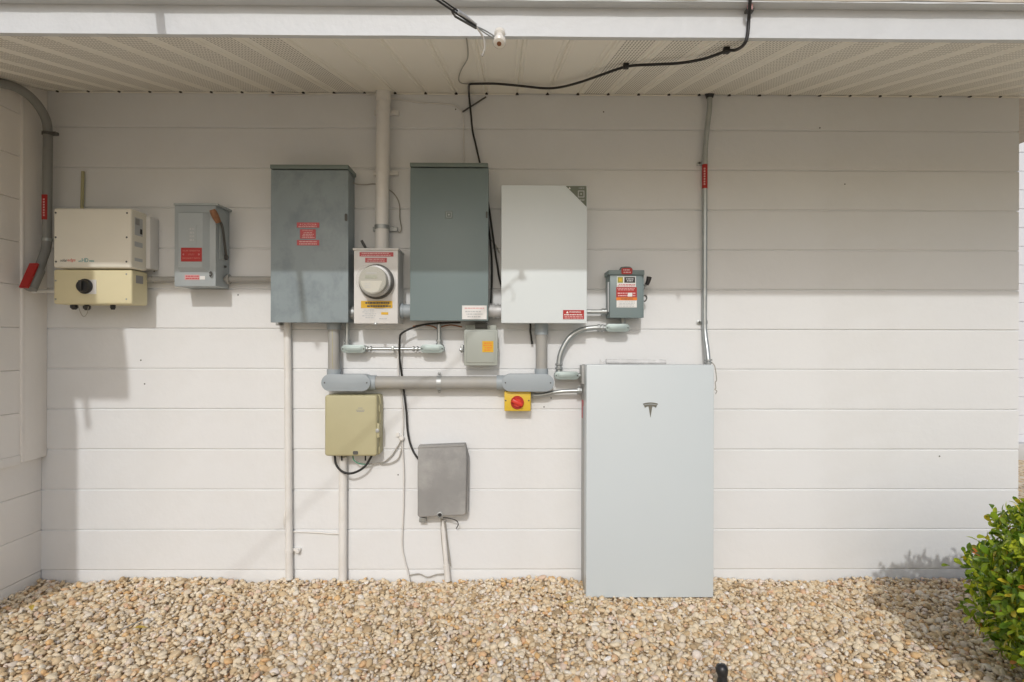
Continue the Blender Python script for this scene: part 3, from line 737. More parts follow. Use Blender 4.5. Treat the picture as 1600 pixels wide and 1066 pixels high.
lines(s, 881.5, 490.6, 911, 493.4, 0.1569, 1, WHT, 0.97, 32); lines(s, 881.5, 493.8, 911, 498.4, 0.1569, 2, PINKP, 0.97, 33)

# ---- small disconnect with stacked warning labels
sdn = thing('disconnect_switch', 'small grey-green disconnect box with stacked red, orange and white labels', 'switch box', P(980, 497, 0.0))
part('body', boxpx(952.5, 426, 1006, 496.6, 0.0, 0.11, 0.002), TEAL, sdn)
dr = part('door', boxpx(953, 430, 1003, 497, 0.11, 0.122, 0.003), TEAL, sdn)
part('top_lid', boxpx(951, 422, 1007, 429.5, 0.0, 0.128, 0.002), TEAL, sdn)
c = P(974, 424, 0.05)
part('hub_cap', add_lathe(B(), c + Vector((0.012, 0, 0)), (0, 0, 1), [(0.035, -0.01), (0.035, 0.008), (0.026, 0.020), (0.001, 0.024)], 20), TEALL, sdn)
s = part('warning_sticker', add_prism(B(), rrect(*rect(971, 418.8, 988, 428.6, 0.130), 0.008), 0.126, 0.1312), RED, sdn); lines(s, 973, 420, 986, 427.5, 0.1313, 2, PINKP, 0.85, 40)
s = sticker(dr, 964, 432, 993.6, 448.6, 0.1225, PAPER, 'label')
sticker(s, 965, 433, 973.5, 442, 0.1238, GRNP, 'emblem', 0.0006)
sticker(s, 975.5, 433, 992.5, 442, 0.1238, DKP, 'print_block', 0.0006); lines(s, 977, 434.5, 991, 440.5, 0.1245, 2, LGRY, 0.75, 41)
x0, x1, z0, z1 = rect(967, 435, 971.6, 440, 0.1244)
part('emblem_square', add_box(B(), x0, x1, 0.1240, 0.1250, z0, z1), YEL, s)
lines(s, 965, 443.6, 992.5, 448, 0.1238, 2, REDL, 0.9, 42)
s = sticker(dr, 963, 448.9, 995, 464.6, 0.1225, RED, 'label'); lines(s, 964.5, 450, 993.5, 454.2, 0.1238, 2, PINKP, 0.9, 43); lines(s, 964.5, 456.5, 993.5, 464, 0.1238, 2, PINKP, 0.95, 44)
sticker(s, 981, 457.6, 988, 463.6, 0.1246, PAPER, 'white_field', 0.0006)
s = sticker(dr, 963, 464.8, 995.4, 469.4, 0.1225, ORNG, 'label'); text(s, 'WARNING', 970, 466, 989, 468.6, 0.1238, STEELD)
s = sticker(dr, 963.4, 469.6, 995, 480.6, 0.1225, PAPER, 'label'); lines(s, 966, 470.6, 993, 480, 0.1238, 4, LGRY, 0.9, 45)
hx = rect(952.5, 426, 1006, 496.6, 0.11)[1]
a = P(1008, 470, 0.06)
part('handle_bracket', add_tube(B(), [(hx + 0.004, -0.05, a.z + 0.09), (hx + 0.014, -0.06, a.z + 0.07), (hx + 0.006, -0.06, a.z + 0.05), (hx + 0.006, -0.06, a.z)], 0.005, 8), STEELD, sdn)
part('handle_loop', add_tube(B(), [(hx + 0.004, -0.06, a.z + 0.022), (hx + 0.018, -0.06, a.z + 0.026), (hx + 0.026, -0.06, a.z + 0.014), (hx + 0.018, -0.06, a.z - 0.002), (hx + 0.004, -0.06, a.z)], 0.0035, 8), STEELD, sdn)
part('handle_arm', add_cyl(B(), (hx + 0.006, -0.06, a.z + 0.06), (hx + 0.026, -0.075, a.z + 0.085), 0.005, 8), ZINC, sdn)
part('handle_grip', add_tube(B(), [(hx + 0.022, -0.074, a.z + 0.078), (hx + 0.030, -0.078, a.z + 0.098), (hx + 0.034, -0.078, a.z + 0.117)], lambda t_: 0.010 + 0.003 * t_, 10), BLACKP, sdn)
part('hinge_rail', add_box(B(), rect(952.5, 426, 1006, 496.6, 0.11)[0] - 0.006, rect(952.5, 426, 1006, 496.6, 0.11)[0], 0.06, 0.10, a.z - 0.06, a.z + 0.09, 0.002), LGRY, sdn)

# ---- home battery
bt = thing('home_battery', 'large pale grey home battery with a T emblem standing on the pebbles', 'battery', Vector((P(1015, 900, 0.12).x, -0.12, 0.0)))
x0, x1, z0, z1 = rect(916.3, 570, 1115, 932, 0.225); z0 = 0.006
part('front_cover', add_box(B(), x0, x1, 0.150, 0.225, z0, z1, 0.004, 3), BATT, bt)
part('chassis', add_box(B(), x0 + 0.004, x1 - 0.004, 0.012, 0.152, z0 + 0.004, z1 - 0.006, 0.004), BATS, bt)
part('gasket', add_box(B(), x0 + 0.002, x1 - 0.002, 0.142, 0.1495, z0 + 0.002, z1 - 0.003, 0.001), STEELD, bt)
part('wall_bracket', add_box(B(), x0 + 0.05, x1 - 0.05, 0.0, 0.013, z1 - 0.25, z1 - 0.10, 0.001), ZINC, bt)
def emblem():
    cx, cz = 1016.2, 640.5; W_, H_ = 11.6, 11.6
    def q(u, v): p = P(cx + u * W_, cz - v * H_, 0.225); return (p.x, p.z)
    N = 10; us = [-1 + 2 * i / N for i in range(N + 1)]
    bm = B()
    add_prism(bm, [q(u, 1.0 - 0.16 * u * u) for u in us] + [q(u * 0.95, 0.84 - 0.16 * u * u) for u in reversed(us)], 0.224, 0.2285)
    us2 = [-0.88 + 1.76 * i / N for i in range(N + 1)]
    add_prism(bm, [q(u, 0.74 - 0.16 * u * u) for u in us2] + [q(0.72, 0.30), q(0.55, 0.43), q(0.26, 0.50), q(0.20, 0.2), q(0.0, -1.0), q(-0.20, 0.2), q(-0.26, 0.50), q(-0.55, 0.43), q(-0.72, 0.30)], 0.224, 0.2285)
    return bm
part('emblem', emblem(), EMBL, bt)
xb = x0 + 0.004
zs = P(905, 640, 0.08).z
part('side_label', add_box(B(), xb - 0.0015, xb + 0.002, 0.03, 0.09, zs - 0.045, zs + 0.045), REDL, bt)
part('side_vent', add_box(B(), xb - 0.004, xb + 0.002, 0.10, 0.138, zs - 0.13, zs + 0.02, 0.003), GREYD, bt)
part('cable_hood', add_box(B(), xb - 0.012, xb + 0.002, 0.025, 0.12, z1 - 0.10, z1 - 0.008, 0.004), BATS, bt)
# clear tube lying on top of the battery
tz = z1 - 0.006
pl, pr = P(947, 565, 0.07), P(1041, 567, 0.07)
solo('plastic_tube', add_tube(B(), [(pl.x, -0.07, tz + 0.016), (pr.x, -0.06, tz + 0.013)], 0.013, 14, False), CLEARP, 'translucent plastic tube lying along the top of the home battery', 'tube')
pl2 = P(938, 563, 0.07)
t = B(); add_prism(t, [(pl2.x - 0.004, tz + 0.001), (pl2.x + 0.022, tz + 0.001), (pl2.x + 0.026, tz + 0.020), (pl2.x + 0.010, tz + 0.012), (pl2.x - 0.002, tz + 0.030)], 0.068, 0.072)
solo('plastic_scrap', t, CLEARP, 'small crumpled scrap of clear plastic left of the tube on the battery', 'plastic scrap')
# drops of loose wire at the right shoulder of the battery
solo('wire_tail', add_tube(B(), [P(1112, 566, 0.10), P(1117, 573, 0.10), P(1119.5, 590, 0.10), P(1119.5, 595, 0.10), P(1117.5, 598, 0.10), P(1118.5, 606, 0.10), P(1117, 609, 0.1), P(1120, 611, 0.10), P(1118, 616, 0.10)], 0.0022, 6), GREYW, 'short dark wire tail hanging beside the top right of the battery', 'wire')

# ---- small grey junction box under the grey-green panel
jb = thing('junction_box', 'small grey-green plastic junction box with a yellow sticker', 'junction box', P(751, 571, 0.0))
part('back_box', boxpx(727, 508, 775.5, 569.5, 0.0, 0.06, 0.003), JBOX, jb)
ld = part('lid', boxpx(725, 515, 777.5, 571.5, 0.055, 0.082, 0.004), JBOX, jb)
part('lid_panel', boxpx(729, 518, 773.5, 567, 0.08, 0.0865, 0.003), JBOX, ld)
s = sticker(ld, 753.5, 533, 771, 550.5, 0.087, YEL); lines(s, 755, 534.5, 769.5, 549, 0.0883, 4, ORNG, 0.8, 50)
c = P(722.5, 545, 0.06)
part('latch', add_box(B(), c.x - 0.008, c.x + 0.006, 0.04, 0.08, c.z - 0.02, c.z + 0.02, 0.003), ZINC, jb)
part('latch_screw', add_lathe(B(), c + Vector((-0.006, -0.018, -0.006)), (0, -1, 0), [(0.008, 0), (0.008, 0.012), (0.004, 0.014)], 10), EMT, jb)
c = P(752, 510, 0.06); part('cable_entry', add_box(B(), c.x - 0.03, c.x + 0.03, 0.03, 0.068, c.z - 0.012, c.z + 0.018, 0.002), STEELD, jb)
for z in (540, 553):
    c = P(777, z, 0.06); part('hinge', add_box(B(), c.x - 0.002, c.x + 0.006, 0.04, 0.07, c.z - 0.014, c.z + 0.014, 0.002), JBOX, jb)

# ---- beige telephone box
tb = thing('telephone_box', 'beige plastic telephone box with rounded door and side latch', 'utility box', P(551, 713, 0.0))
part('back_box', add_prism(B(), rrect(*rect(512, 616.5, 594.5, 711, 0.055), 0.016), 0.0, 0.055, 0.004), BEIGE, tb)
dr = part('door', add_prism(B(), rrect(*rect(507.2, 617.5, 589, 713, 0.10), 0.014), 0.05, 0.10, 0.010, 3), BEIGE, tb)
x0, x1, z0, z1 = rect(507.2, 617.5, 589, 713, 0.10)
t = B()
for w_, z_ in ((7, 637.8), (13, 641), (11, 643)):
    c = P(563, z_, 0.1); add_box(t, c.x - w_ / 600, c.x + w_ / 600, 0.0995, 0.1006, c.z - 0.0015, c.z + 0.0015)
part('lettering', t, GRYP, dr)
c = P(590, 672, 0.075); 
lt = part('latch', add_box(B(), c.x - 0.006, c.x + 0.014, 0.05, 0.095, c.z - 0.036, c.z + 0.036, 0.004), BEIGE, tb)
part('latch_screw', add_lathe(B(), c + Vector((0.003, -0.018, 0)), (0, -1, 0), [(0.010, 0), (0.010, 0.006), (0.006, 0.007)], 12), ZINC, lt)
for z in (638, 703):
    c = P(591, z, 0.06); part('hinge', add_box(B(), c.x - 0.004, c.x + 0.010, 0.04, 0.07, c.z - 0.018, c.z + 0.018, 0.003), BEIGE, tb)
c = P(555.5, 708, 0.10); part('lock_notch', add_prism(B(), rrect(c.x - 0.013, c.x + 0.013, c.z - 0.008, c.z + 0.010, 0.006), 0.0985, 0.1010), STEELD, tb)
for x in (534, 571):
    c = P(x, 716, 0.05); part('cable_grommet', add_cyl(B(), c + Vector((0, 0, 0.012)), c + Vector((0, 0, -0.012)), 0.004, 8), BLACK, tb)

# ---- weathered grey cable box
cb = thing('cable_box', 'weathered grey plastic cable box with sloping sides low on the wall', 'utility box', P(690, 808, 0.0))
o1 = 0.085
def pz(px, py, o): p = P(px, py, o); return (p.x, p.z)
part('back_box', add_prism(B(), [pz(656, 697, 0.05), pz(727, 694, 0.05), pz(732.5, 716, 0.05), pz(731, 803, 0.05), pz(657, 808, 0.05)], 0.0, 0.05, 0.004), CABG, cb)
part('cover', add_prism(B(), [pz(653.5, 699, o1), pz(656, 697, o1), pz(725, 694.3, o1), pz(728, 697, o1), pz(729.5, 720, o1), pz(728, 802, o1), pz(725, 805.5, o1), pz(655, 809, o1), pz(652.3, 806, o1), pz(652.3, 730, o1)], 0.045, o1, 0.007, 3), CABG, cb)
part('top_lip', add_prism(B(), [pz(652.5, 700.5, o1 + 0.004), pz(654, 697, o1 + 0.004), pz(726, 694, o1 + 0.004), pz(727.5, 697.5, o1 + 0.004)], 0.045, o1 + 0.004, 0.002), CABG, cb)
c = P(687.5, 804.5, o1)
part('lock', add_lathe(B(), c, (0, -1, 0), [(0.015, -0.004), (0.015, 0.006), (0.011, 0.007), (0.010, 0.002)], 16), ZINC, cb)
part('lock_hole', add_lathe(B(), c, (0, -1, 0), [(0.009, 0.001), (0.009, 0.0035)], 12), BLACK, cb)
c = P(662, 812, 0.03)
part('ground_lug', add_box(B(), c.x - 0.022, c.x + 0.012, 0.0, 0.04, c.z - 0.012, c.z + 0.012, 0.003), ZINC, cb)
part('drop_wire', add_tube(B(), [P(692, 809, 0.05), P(702, 810, 0.06), P(712, 813, 0.06), P(716, 819, 0.05), P(713, 826, 0.02)], 0.0025, 6), BLACK, cb)

# ---- yellow and red rotary isolator
ys = thing('rotary_switch', 'yellow switch box with a round red knob under the grey pipe', 'switch', P(808, 642, 0.0))
part('back_box', boxpx(789.5, 614, 827.5, 641, 0.0, 0.055, 0.003), YELB, ys)
part('front_plate', boxpx(788, 611.5, 829.4, 642.6, 0.05, 0.075, 0.004), YELB, ys)
c = P(808.3, 629, 0.075)
kn = part('knob_ring', add_lathe(B(), c, (0, -1, 0), [(0.033, -0.003), (0.033, 0.006), (0.030, 0.009), (0.021, 0.009)], 28), REDR, ys)
part('knob', add_lathe(B(), c, (0, -1, 0), [(0.022, 0.004), (0.022, 0.016), (0.019, 0.020)], 24), REDK, ys)
t = add_box(B(), c.x - 0.028, c.x + 0.028, 0.090, 0.104, c.z - 0.009, c.z + 0.009, 0.004)
bmesh.ops.rotate(t, verts=t.verts, cent=c, matrix=Matrix.Rotation(R(25), 3, 'Y')); part('knob_grip', t, REDK, ys)
for x in (790.2, 826.2): screw(ys, x, 626, 0.075, 0.004, STEELD)

# ================================================================== CONDUITS AND PIPES
def fitting_cover(parent, px0, py0, px1, py1, o0, o1, m, inset=True, rad=0.5, screws=True, mcover=None):
    x0, x1, z0, z1 = rect(px0, py0, px1, py1, o1)
    r = min(x1 - x0, z1 - z0) * rad
    b_ = part('fitting_body', add_prism(B(), rrect(x0 + 0.002, x1 - 0.002, z0 + 0.002, z1 - 0.002, r - 0.002), o0, o1 - 0.006, 0.0), m, parent)
    cv = part('fitting_cover', add_prism(B(), rrect(x0, x1, z0, z1, r), o1 - 0.006, o1, 0.0015), mcover or m, parent)
    if inset:
        dx = (x1 - x0) * 0.16; dz = (z1 - z0) * 0.22
        part('raised_panel', add_prism(B(), rrect(x0 + dx, x1 - dx, z0 + dz, z1 - dz, r * 0.55), o1 - 0.001, o1 + 0.003, 0.0015), mcover or m, cv)
    if screws:
        for f_ in (0.07, 0.93): 
            part('screw', add_lathe(B(), (x0 + (x1 - x0) * f_, -(o1 - 0.001), (z0 + z1) / 2), (0, -1, 0), [(0.0035, 0), (0.0035, 0.003)], 8), STEELD, cv)
    return cv
def strap(parent, a, b_, r, m, name='strap', w=0.02):
    pass

# big grey plastic conduit joining the panel and the gateway
pc = thing('pipe_run', 'thick grey plastic conduit running level below the panels with elbow boxes', 'conduit', P(684, 610, 0.0))
OC = 0.052
part('pipe', add_cyl(B(), P(575, 598, OC), P(790, 598, OC), 0.0325, 24), PVC, pc)
part('riser', add_cyl(B(), P(521.7, 506, OC), P(521.7, 588, OC), 0.0285, 24), PVC, pc)
part('riser', add_cyl(B(), P(846, 505, OC), P(846, 588, OC), 0.029, 24), PVC, pc)
for x, y0, y1 in ((521.7, 577, 586), (846, 576, 586), (846, 505, 523), (521.7, 504, 515)):
    part('coupling', add_cyl(B(), P(x, y0, OC), P(x, y1, OC), 0.034, 24), PVCL, pc)
part('coupling', add_cyl(B(), P(574, 598, OC), P(588, 598, OC), 0.037, 24), PVCL, pc)
part('coupling', add_cyl(B(), P(776, 598, OC), P(790, 598, OC), 0.037, 24), PVCL, pc)
fitting_cover(pc, 501.8, 585, 578.5, 611.5, 0.006, 0.098, PVCL, inset=False)
fitting_cover(pc, 784, 584.7, 866, 612, 0.006, 0.098, PVCL, inset=False)
part('drip_stain', add_tube(B(), [P(519, 512, OC + 0.0275), P(519.6, 535, OC + 0.0278), P(519.2, 556, OC + 0.0278), P(520.2, 576, OC + 0.0278)], 0.0016, 6), OLIVE, pc)
t = B(); c = P(686.4, 598, OC)
add_lathe(t, c + Vector((-0.011, 0, 0)), (1, 0, 0), [(0.0355, 0), (0.0355, 0.022)], 24); sp_ = part('strap', t, ZINC, pc)
for y in (583.5, 612): screw(sp_, 686.4, y, 0.02, 0.008, ZINC)

# thin steel conduit with two small elbows below the meter
ec = thing('thin_conduit', 'thin bright steel conduit with two small elbow fittings below the meter', 'conduit', P(613, 552, 0.0))
OE = 0.045
part('tube', add_cyl(B(), P(566, 545.3, OE), P(662, 545.3, OE), 0.0085, 14), EMT, ec)
part('tube', add_cyl(B(), P(542.5, 505, OE), P(542.5, 541, OE), 0.011, 14), EMT, ec)
part('tube', add_cyl(B(), P(686, 503, OE), P(686, 541, OE), 0.011, 14), EMT, ec)
fitting_cover(ec, 533, 539, 571, 551.5, 0.0, 0.07, EMTB)
fitting_cover(ec, 656.5, 538.5, 693.5, 551.5, 0.0, 0.07, EMTB)
for x in (574, 580, 646.5, 652.5): part('nut', add_lathe(B(), P(x - 1.6, 545.3, OE), (1, 0, 0), [(0.0135, 0), (0.0135, 0.008), (0.011, 0.011)], 8), ZINC, ec)
for x in (542.5, 686): 
    for y in (531, 536): part('nut', add_lathe(B(), P(x, y, OE), (0, 0, -1), [(0.016, 0), (0.016, 0.010)], 10), ZINC, ec)
part('strap', add_box(B(), P(612, 545, OE).x, P(616, 545, OE).x, 0.0, 0.058, P(614, 548.5, OE).z, P(614, 541.5, OE).z, 0.002), EMT, ec)

# flexible steel conduit from the small disconnect to the battery
fx = thing('flexible_conduit', 'curved flexible steel conduit with two elbow fittings from disconnect to battery', 'conduit', P(925, 594, 0.0))
OF = 0.05
part('hose', add_tube(B(), [P(946, 512.5, OF), P(925, 512.5, OF), P(905, 517, OF), P(889.5, 528, OF), P(879, 545, OF), P(874, 562, OF), P(873.3, 584, OF)], 0.0135, 14, k=10), EMT, fx)
fitting_cover(fx, 946.5, 506, 983.8, 518.6, 0.006, 0.078, EMTB)
fitting_cover(fx, 866.5, 580.8, 905, 593.2, 0.006, 0.078, EMTB)
part('stub', add_cyl(B(), P(973, 495, OF), P(973, 510, OF), 0.014, 14), ZINC, fx)
part('stub', add_cyl(B(), P(900, 587, OF), Vector((x0 * 0 + P(912, 587, OF).x, -OF, P(912, 587, OF).z)), 0.014, 14), ZINC, fx)
for x in (936, 941.5): part('nut', add_lathe(B(), P(x - 2, 512.5, OF), (1, 0, 0), [(0.019, 0), (0.019, 0.009), (0.016, 0.012)], 8), ZINC, fx)
for y in (568, 574): part('nut', add_lathe(B(), P(873.5, y, OF), (0, 0, -1), [(0.019, 0), (0.019, 0.009), (0.016, 0.012)], 8), ZINC, fx)

# shorter hose from the yellow switch to the battery
fh = thing('short_conduit', 'short steel hose between the yellow switch and the battery', 'conduit', P(868, 618, 0.0))
part('hose', add_tube(B(), [P(828, 618, 0.035), P(845, 617.5, 0.037), P(862, 614, 0.042), P(880, 611.5, 0.05), P(909, 610.5, 0.055)], 0.0105, 12), EMT, fh)
part('nut', add_lathe(B(), P(902, 610.5, 0.055), (1, 0, 0), [(0.020, 0), (0.020, 0.010), (0.016, 0.013), (0.016, 0.022)], 8), ZINC, fh)
part('nut', add_lathe(B(), P(829.5, 618, 0.035), (1, 0, 0), [(0.015, 0), (0.015, 0.012)], 8), ZINC, fh)

# short level conduits between the boxes
def nipple(label, px0, px1, py, r, out, m, nuts=(), rn=1.25):
    t_ = thing('conduit_nipple', label, 'conduit', P((px0 + px1) / 2, py, out), group='short conduits between the boxes')
    part('tube', add_cyl(B(), P(px0, py, out), P(px1, py, out), r, 20), m, t_)
    for x in nuts: part('locknut', add_lathe(B(), P(x, py, out), (1, 0, 0), [(r * rn, 0), (r * rn, 0.012)], 12), m, t_)
nipple('thin grey pipe between the inverter and the grey safety switch', 220, 275, 436.5, 0.0135, 0.04, PVC, (235,))
nipple('thin grey pipe between the grey safety switch and the weathered panel', 345, 430, 436.5, 0.0145, 0.045, PVC, (355.5,), 1.7)
nipple('short fat coupling between the weathered panel and the meter box', 545, 560, 489, 0.028, 0.075, ZINC, (550.5,), 1.2)
nipple('short fat bluish grey pipe between the meter box and grey-green panel', 615, 648, 486, 0.033, 0.075, PVCL, (627,), 1.15)
nipple('short fat pale pipe between the grey-green panel and pale gateway box', 756, 792, 486, 0.032, 0.07, ALU, (770, 776), 1.15)
nipple('thin steel pipe between the pale gateway box and small disconnect', 910, 956, 487.2, 0.0115, 0.05, EMT, (940, 944.5), 1.5)

# white service mast down to the meter
sm = thing('service_mast', 'white painted mast pipe rising from the meter box to the eave', 'pipe', P(598, 390, 0.0))
OM = 0.06
part('pipe', add_tube(B(), [P(596.5, 392, OM), P(597.5, 300, OM), P(599, 140, OM)], 0.0335, 24, False), WPIPE, sm)
part('collar', add_tube(B(), [P(598.9, 160, OM), P(599.1, 139, OM)], 0.037, 24, False), WPIPE, sm)
for y, xc in ((171, 598.6), (267, 597.6), (355.5, 596.8)):
    c = P(xc, y, OM); t = add_lathe(B(), c + Vector((0, 0, -0.010)), (0, 0, 1), [(0.0365, 0), (0.0365, 0.02)], 24)
    add_box(t, c.x - 0.055, c.x + 0.070, 0.0, 0.022, c.z - 0.011, c.z + 0.011, 0.002); st = part('strap', t, WPIPE if y < 300 else ZINC, sm)
    screw(st, xc + 17, y, 0.022, 0.006, WPIPE if y < 300 else ZINC)

# steel conduit down the right side to the battery
rc = thing('steel_conduit', 'long thin steel conduit with red label dropping from eave to battery', 'conduit', P(1101, 570, 0.0))
part('tube', add_tube(B(), [P(1109, 147, 0.03), P(1108.5, 170, 0.03), P(1105.5, 195, 0.028), P(1102.5, 225, 0.024), P(1101.3, 260, 0.022), P(1101.2, 330, 0.022), P(1101, 420, 0.022), P(1100.8, 500, 0.022), P(1102, 525, 0.03), P(1105, 548, 0.05), P(1107.5, 575, 0.07)], 0.0128, 16, k=8), EMT, rc)
part('rubber_boot', add_lathe(B(), P(1109, 153, 0.03), (0, 0, 1), [(0.017, 0), (0.019, 0.006), (0.027, 0.028), (0.027, 0.036)], 20), BLACK, rc)
lb = part('red_label', add_tube(B(), [P(1101.3, 256, 0.022), P(1101.2, 295, 0.022)], 0.0136, 16, False), RED, rc)
c = P(1101.2, 275, 0.0365); t = B()
for j in range(7): add_box(t, c.x - 0.004, c.x + 0.003, 0.030, 0.0368, c.z - 0.045 + j * 0.013, c.z - 0.037 + j * 0.013)
part('lettering', t, PINKP, lb)
for y in (255, 503.5):
    c = P(1101, y, 0.022); t = add_lathe(B(), c + Vector((0, 0, -0.008)), (0, 0, 1), [(0.0155, 0), (0.0155, 0.016)], 16)
    add_box(t, c.x - 0.034, c.x, 0.0, 0.014, c.z - 0.008, c.z + 0.008, 0.002); st = part('strap', t, EMT, rc)
    screw(st, 1093, y, 0.014, 0.0065, STEELD)
for y in (561.5, 566): part('nut', add_lathe(B(), P(1106.6, y, 0.065), (0.1, 0, -1), [(0.019, 0), (0.019, 0.009)], 10), ZINC, rc)

# grey plastic conduit in the left corner
XC = XL + 0.062
lc = thing('corner_conduit', 'grey plastic conduit curving out of the left corner with red labels', 'conduit', PXP(74, 440, XC))
path = [PXP(-60, 128, XC), PXP(-30, 124, XC), PXP(0, 130, XC), PXP(25, 137, XC), PXP(48, 152, XC), PXP(66, 175, XC), PXP(74, 198, XC), PXP(74.5, 240, XC), PXP(74, 300, XC), PXP(73.5, 350, XC), PXP(73.5, 375, XC), PXP(71, 392, XC), PXP(64, 412, XC), PXP(57, 430, XC)]
part('pipe', add_tube(B(), path, 0.0205, 18, k=8), PVCD, lc)
c = PXP(74, 325, XC)
lb = part('red_label', add_box(B(), c.x - 0.013, c.x + 0.013, -c.y + 0.012, -c.y + 0.0222, c.z - 0.062, c.z + 0.062, 0.003), RED, lc)
t = B()
for j in range(7): add_box(t, c.x - 0.004, c.x + 0.004, -c.y + 0.020, -c.y + 0.0228, c.z - 0.045 + j * 0.013, c.z - 0.037 + j * 0.013)
part('lettering', t, PINKP, lb)
for y, m_ in ((209, STEELD), (375, ZINC)):
    c = PXP(74, y, XC); t = add_lathe(B(), c + Vector((0, 0, -0.007)), (0, 0, 1), [(0.0232, 0), (0.0232, 0.014)], 18)
    if y < 300: add_box(t, c.x + 0.019, c.x + 0.050, -c.y - 0.012, -c.y + 0.012, c.z - 0.008, c.z + 0.008, 0.003)
    part('clamp', t, m_, lc)
a = PXP(60, 422, XC); b_ = PXP(47, 452, XC)
part('elbow_body', add_tube(B(), [a, b_], 0.028, 16, False), PVCD, lc)
dv = (b_ - a).normalized(); nrm = Vector((0, dv.z, -dv.y)).normalized()
if nrm.y > 0: nrm = -nrm
cx = (a + b_) / 2 + nrm * 0.029; L = (b_ - a).length * 0.62
t = B()
corners = []
for s1 in (-1, 1):
    for s2 in (-1, 1):
        for s3 in (0, 1): corners.append((s1, s2, s3))
vmap = {k_: t.verts.new(cx + dv * (k_[0] * L) + Vector((1, 0, 0)) * (k_[1] * 0.020) + nrm * (k_[2] * 0.010)) for k_ in corners}
bmesh.ops.convex_hull(t, input=t.verts[:])
part('red_cover', t, RED, lc)
part('feed_pipe', add_tube(B(), [PXP(52, 455, XC), P(70, 455, 0.10), P(90, 455, 0.06)], 0.0105, 10), WPIPE, lc)

# white painted pipes down to the ground
def ground_pipe(name, label, pts, r, extra=None, m=WPIPE):
    t_ = thing(name, label, 'pipe', pts[-1])
    part('pipe', add_tube(B(), pts, r, 16, False), m, t_); return t_
gp = ground_pipe('ground_pipe', 'slim white painted pipe from the weathered panel down to the pebbles', [P(449, 503, 0.022), P(450.5, 700, 0.022), P(452, 905, 0.022)], 0.0178)
c = P(451.5, 861, 0.022); t = add_lathe(B(), c + Vector((0, 0, -0.01)), (0, 0, 1), [(0.0205, 0), (0.0205, 0.02)], 16); add_box(t, c.x, c.x + 0.055, 0.0, 0.016, c.z - 0.006, c.z + 0.010, 0.004); part('clip', t, WPIPE, gp)
part('clip_knob', add_lathe(B(), P(467, 859.5, 0.0), (0, -1, 0), [(0.011, 0), (0.011, 0.026), (0.006, 0.03)], 10), WPIPE, gp)
c = P(445.5, 811, 0.01); part('old_clip', add_tube(B(), [P(447, 798, 0.005), P(445, 806, 0.016), P(444.6, 818, 0.016), P(446.5, 826, 0.005)], 0.005, 8), WPIPE, gp)
gp2 = ground_pipe('ground_pipe', 'white painted pipe from the beige telephone box down to the pebbles', [P(536, 714, 0.024), P(535.8, 800, 0.024), P(535.5, 906, 0.024)], 0.0205)
part('side_cable', add_tube(B(), [P(458, 831, 0.006), P(480, 831.5, 0.006), P(500, 832.5, 0.006), P(515, 834, 0.007), P(530, 834, 0.01)], 0.004, 8), WPIPE, gp2)
gp3 = ground_pipe('ground_pipe', 'short leaning white pipe from the cable box down to the pebbles', [P(691.5, 812, 0.03), P(694.5, 850, 0.03), P(699.5, 908, 0.034)], 0.0115)
part('sleeve', add_tube(B(), [P(697.3, 882, 0.033), P(699.6, 908, 0.034)], 0.0145, 14, False), WPIPE, gp3)
part('wire', add_tube(B(), [P(689, 810, 0.05), P(690, 840, 0.02), P(693, 870, 0.02), P(695, 890, 0.02)], 0.003, 6), GREYW, gp3)
part('wire', add_tube(B(), [P(694, 815, 0.05), P(698, 840, 0.02), P(702, 870, 0.02), P(704, 885, 0.02)], 0.003, 6), GREYW, gp3)

# ================================================================== CABLES AND WIRES
bc = thing('black_cable', 'thick black cable draped along the soffit then down to the panels', 'cable', P(750, 254, 0.0))
FO = EO + 0.012
path = [P(1176, -40, FO + 0.06), P(1172, 2, FO + 0.045), P(1170, 30, FO), P(1168, 55, FO - 0.004), PS(1162, 70, 0.02), PS(1150, 78, 0.016), PS(1135, 80, 0.014), PS(1100, 92, 0.014), PS(1060, 99, 0.018), PS(1020, 101, 0.014), PS(980, 104, 0.012), PS(940, 117, 0.02), PS(905, 129, 0.02), PS(875, 136.5, 0.018), PS(850, 138, 0.012), PS(810, 134, 0.012), PS(775, 131, 0.012), PS(745, 131, 0.012), PS(735, 131.5, 0.012), PS(732.8, 134, 0.012), PS(732.6, 139, 0.012)]
part('jacket', add_tube(B(), path, 0.0054, 10, k=6), BLACK, bc)
part('jacket', add_tube(B(), [PS(732.8, 135, 0.012), PS(732.6, 140, 0.012), P(732.8, 148, 0.03), P(733.5, 156, 0.016), P(736, 180, 0.022), P(738.5, 205, 0.02), P(743, 225, 0.02), P(750, 256, 0.02), P(757, 290, 0.02), P(764, 325, 0.02), P(771, 375, 0.022), P(777, 415, 0.022), P(783, 445, 0.02), P(800, 480, 0.02), P(826, 500, 0.02), P(829, 520, 0.02), P(831.5, 538, 0.02)], 0.0050, 10, k=6), BLACK, bc)
for p in (PS(1135, 80, 0.012), PS(978, 104.5, 0.012)):
    part('clip', add_box(B(), p.x - 0.011, p.x + 0.011, -p.y - 0.009, -p.y + 0.009, p.z - 0.008, p.z + 0.013, 0.003), BLACK, bc)
c = P(1171, 17, FO); part('fascia_clip', add_box(B(), c.x - 0.012, c.x + 0.012, EO, EO + 0.022, c.z - 0.004, c.z + 0.004, 0.001), STEELD, bc)
part('connector', add_cyl(B(), P(1171.3, 15, FO + 0.008), P(1172.5, 7, FO + 0.012), 0.009, 10), PINKP, bc)
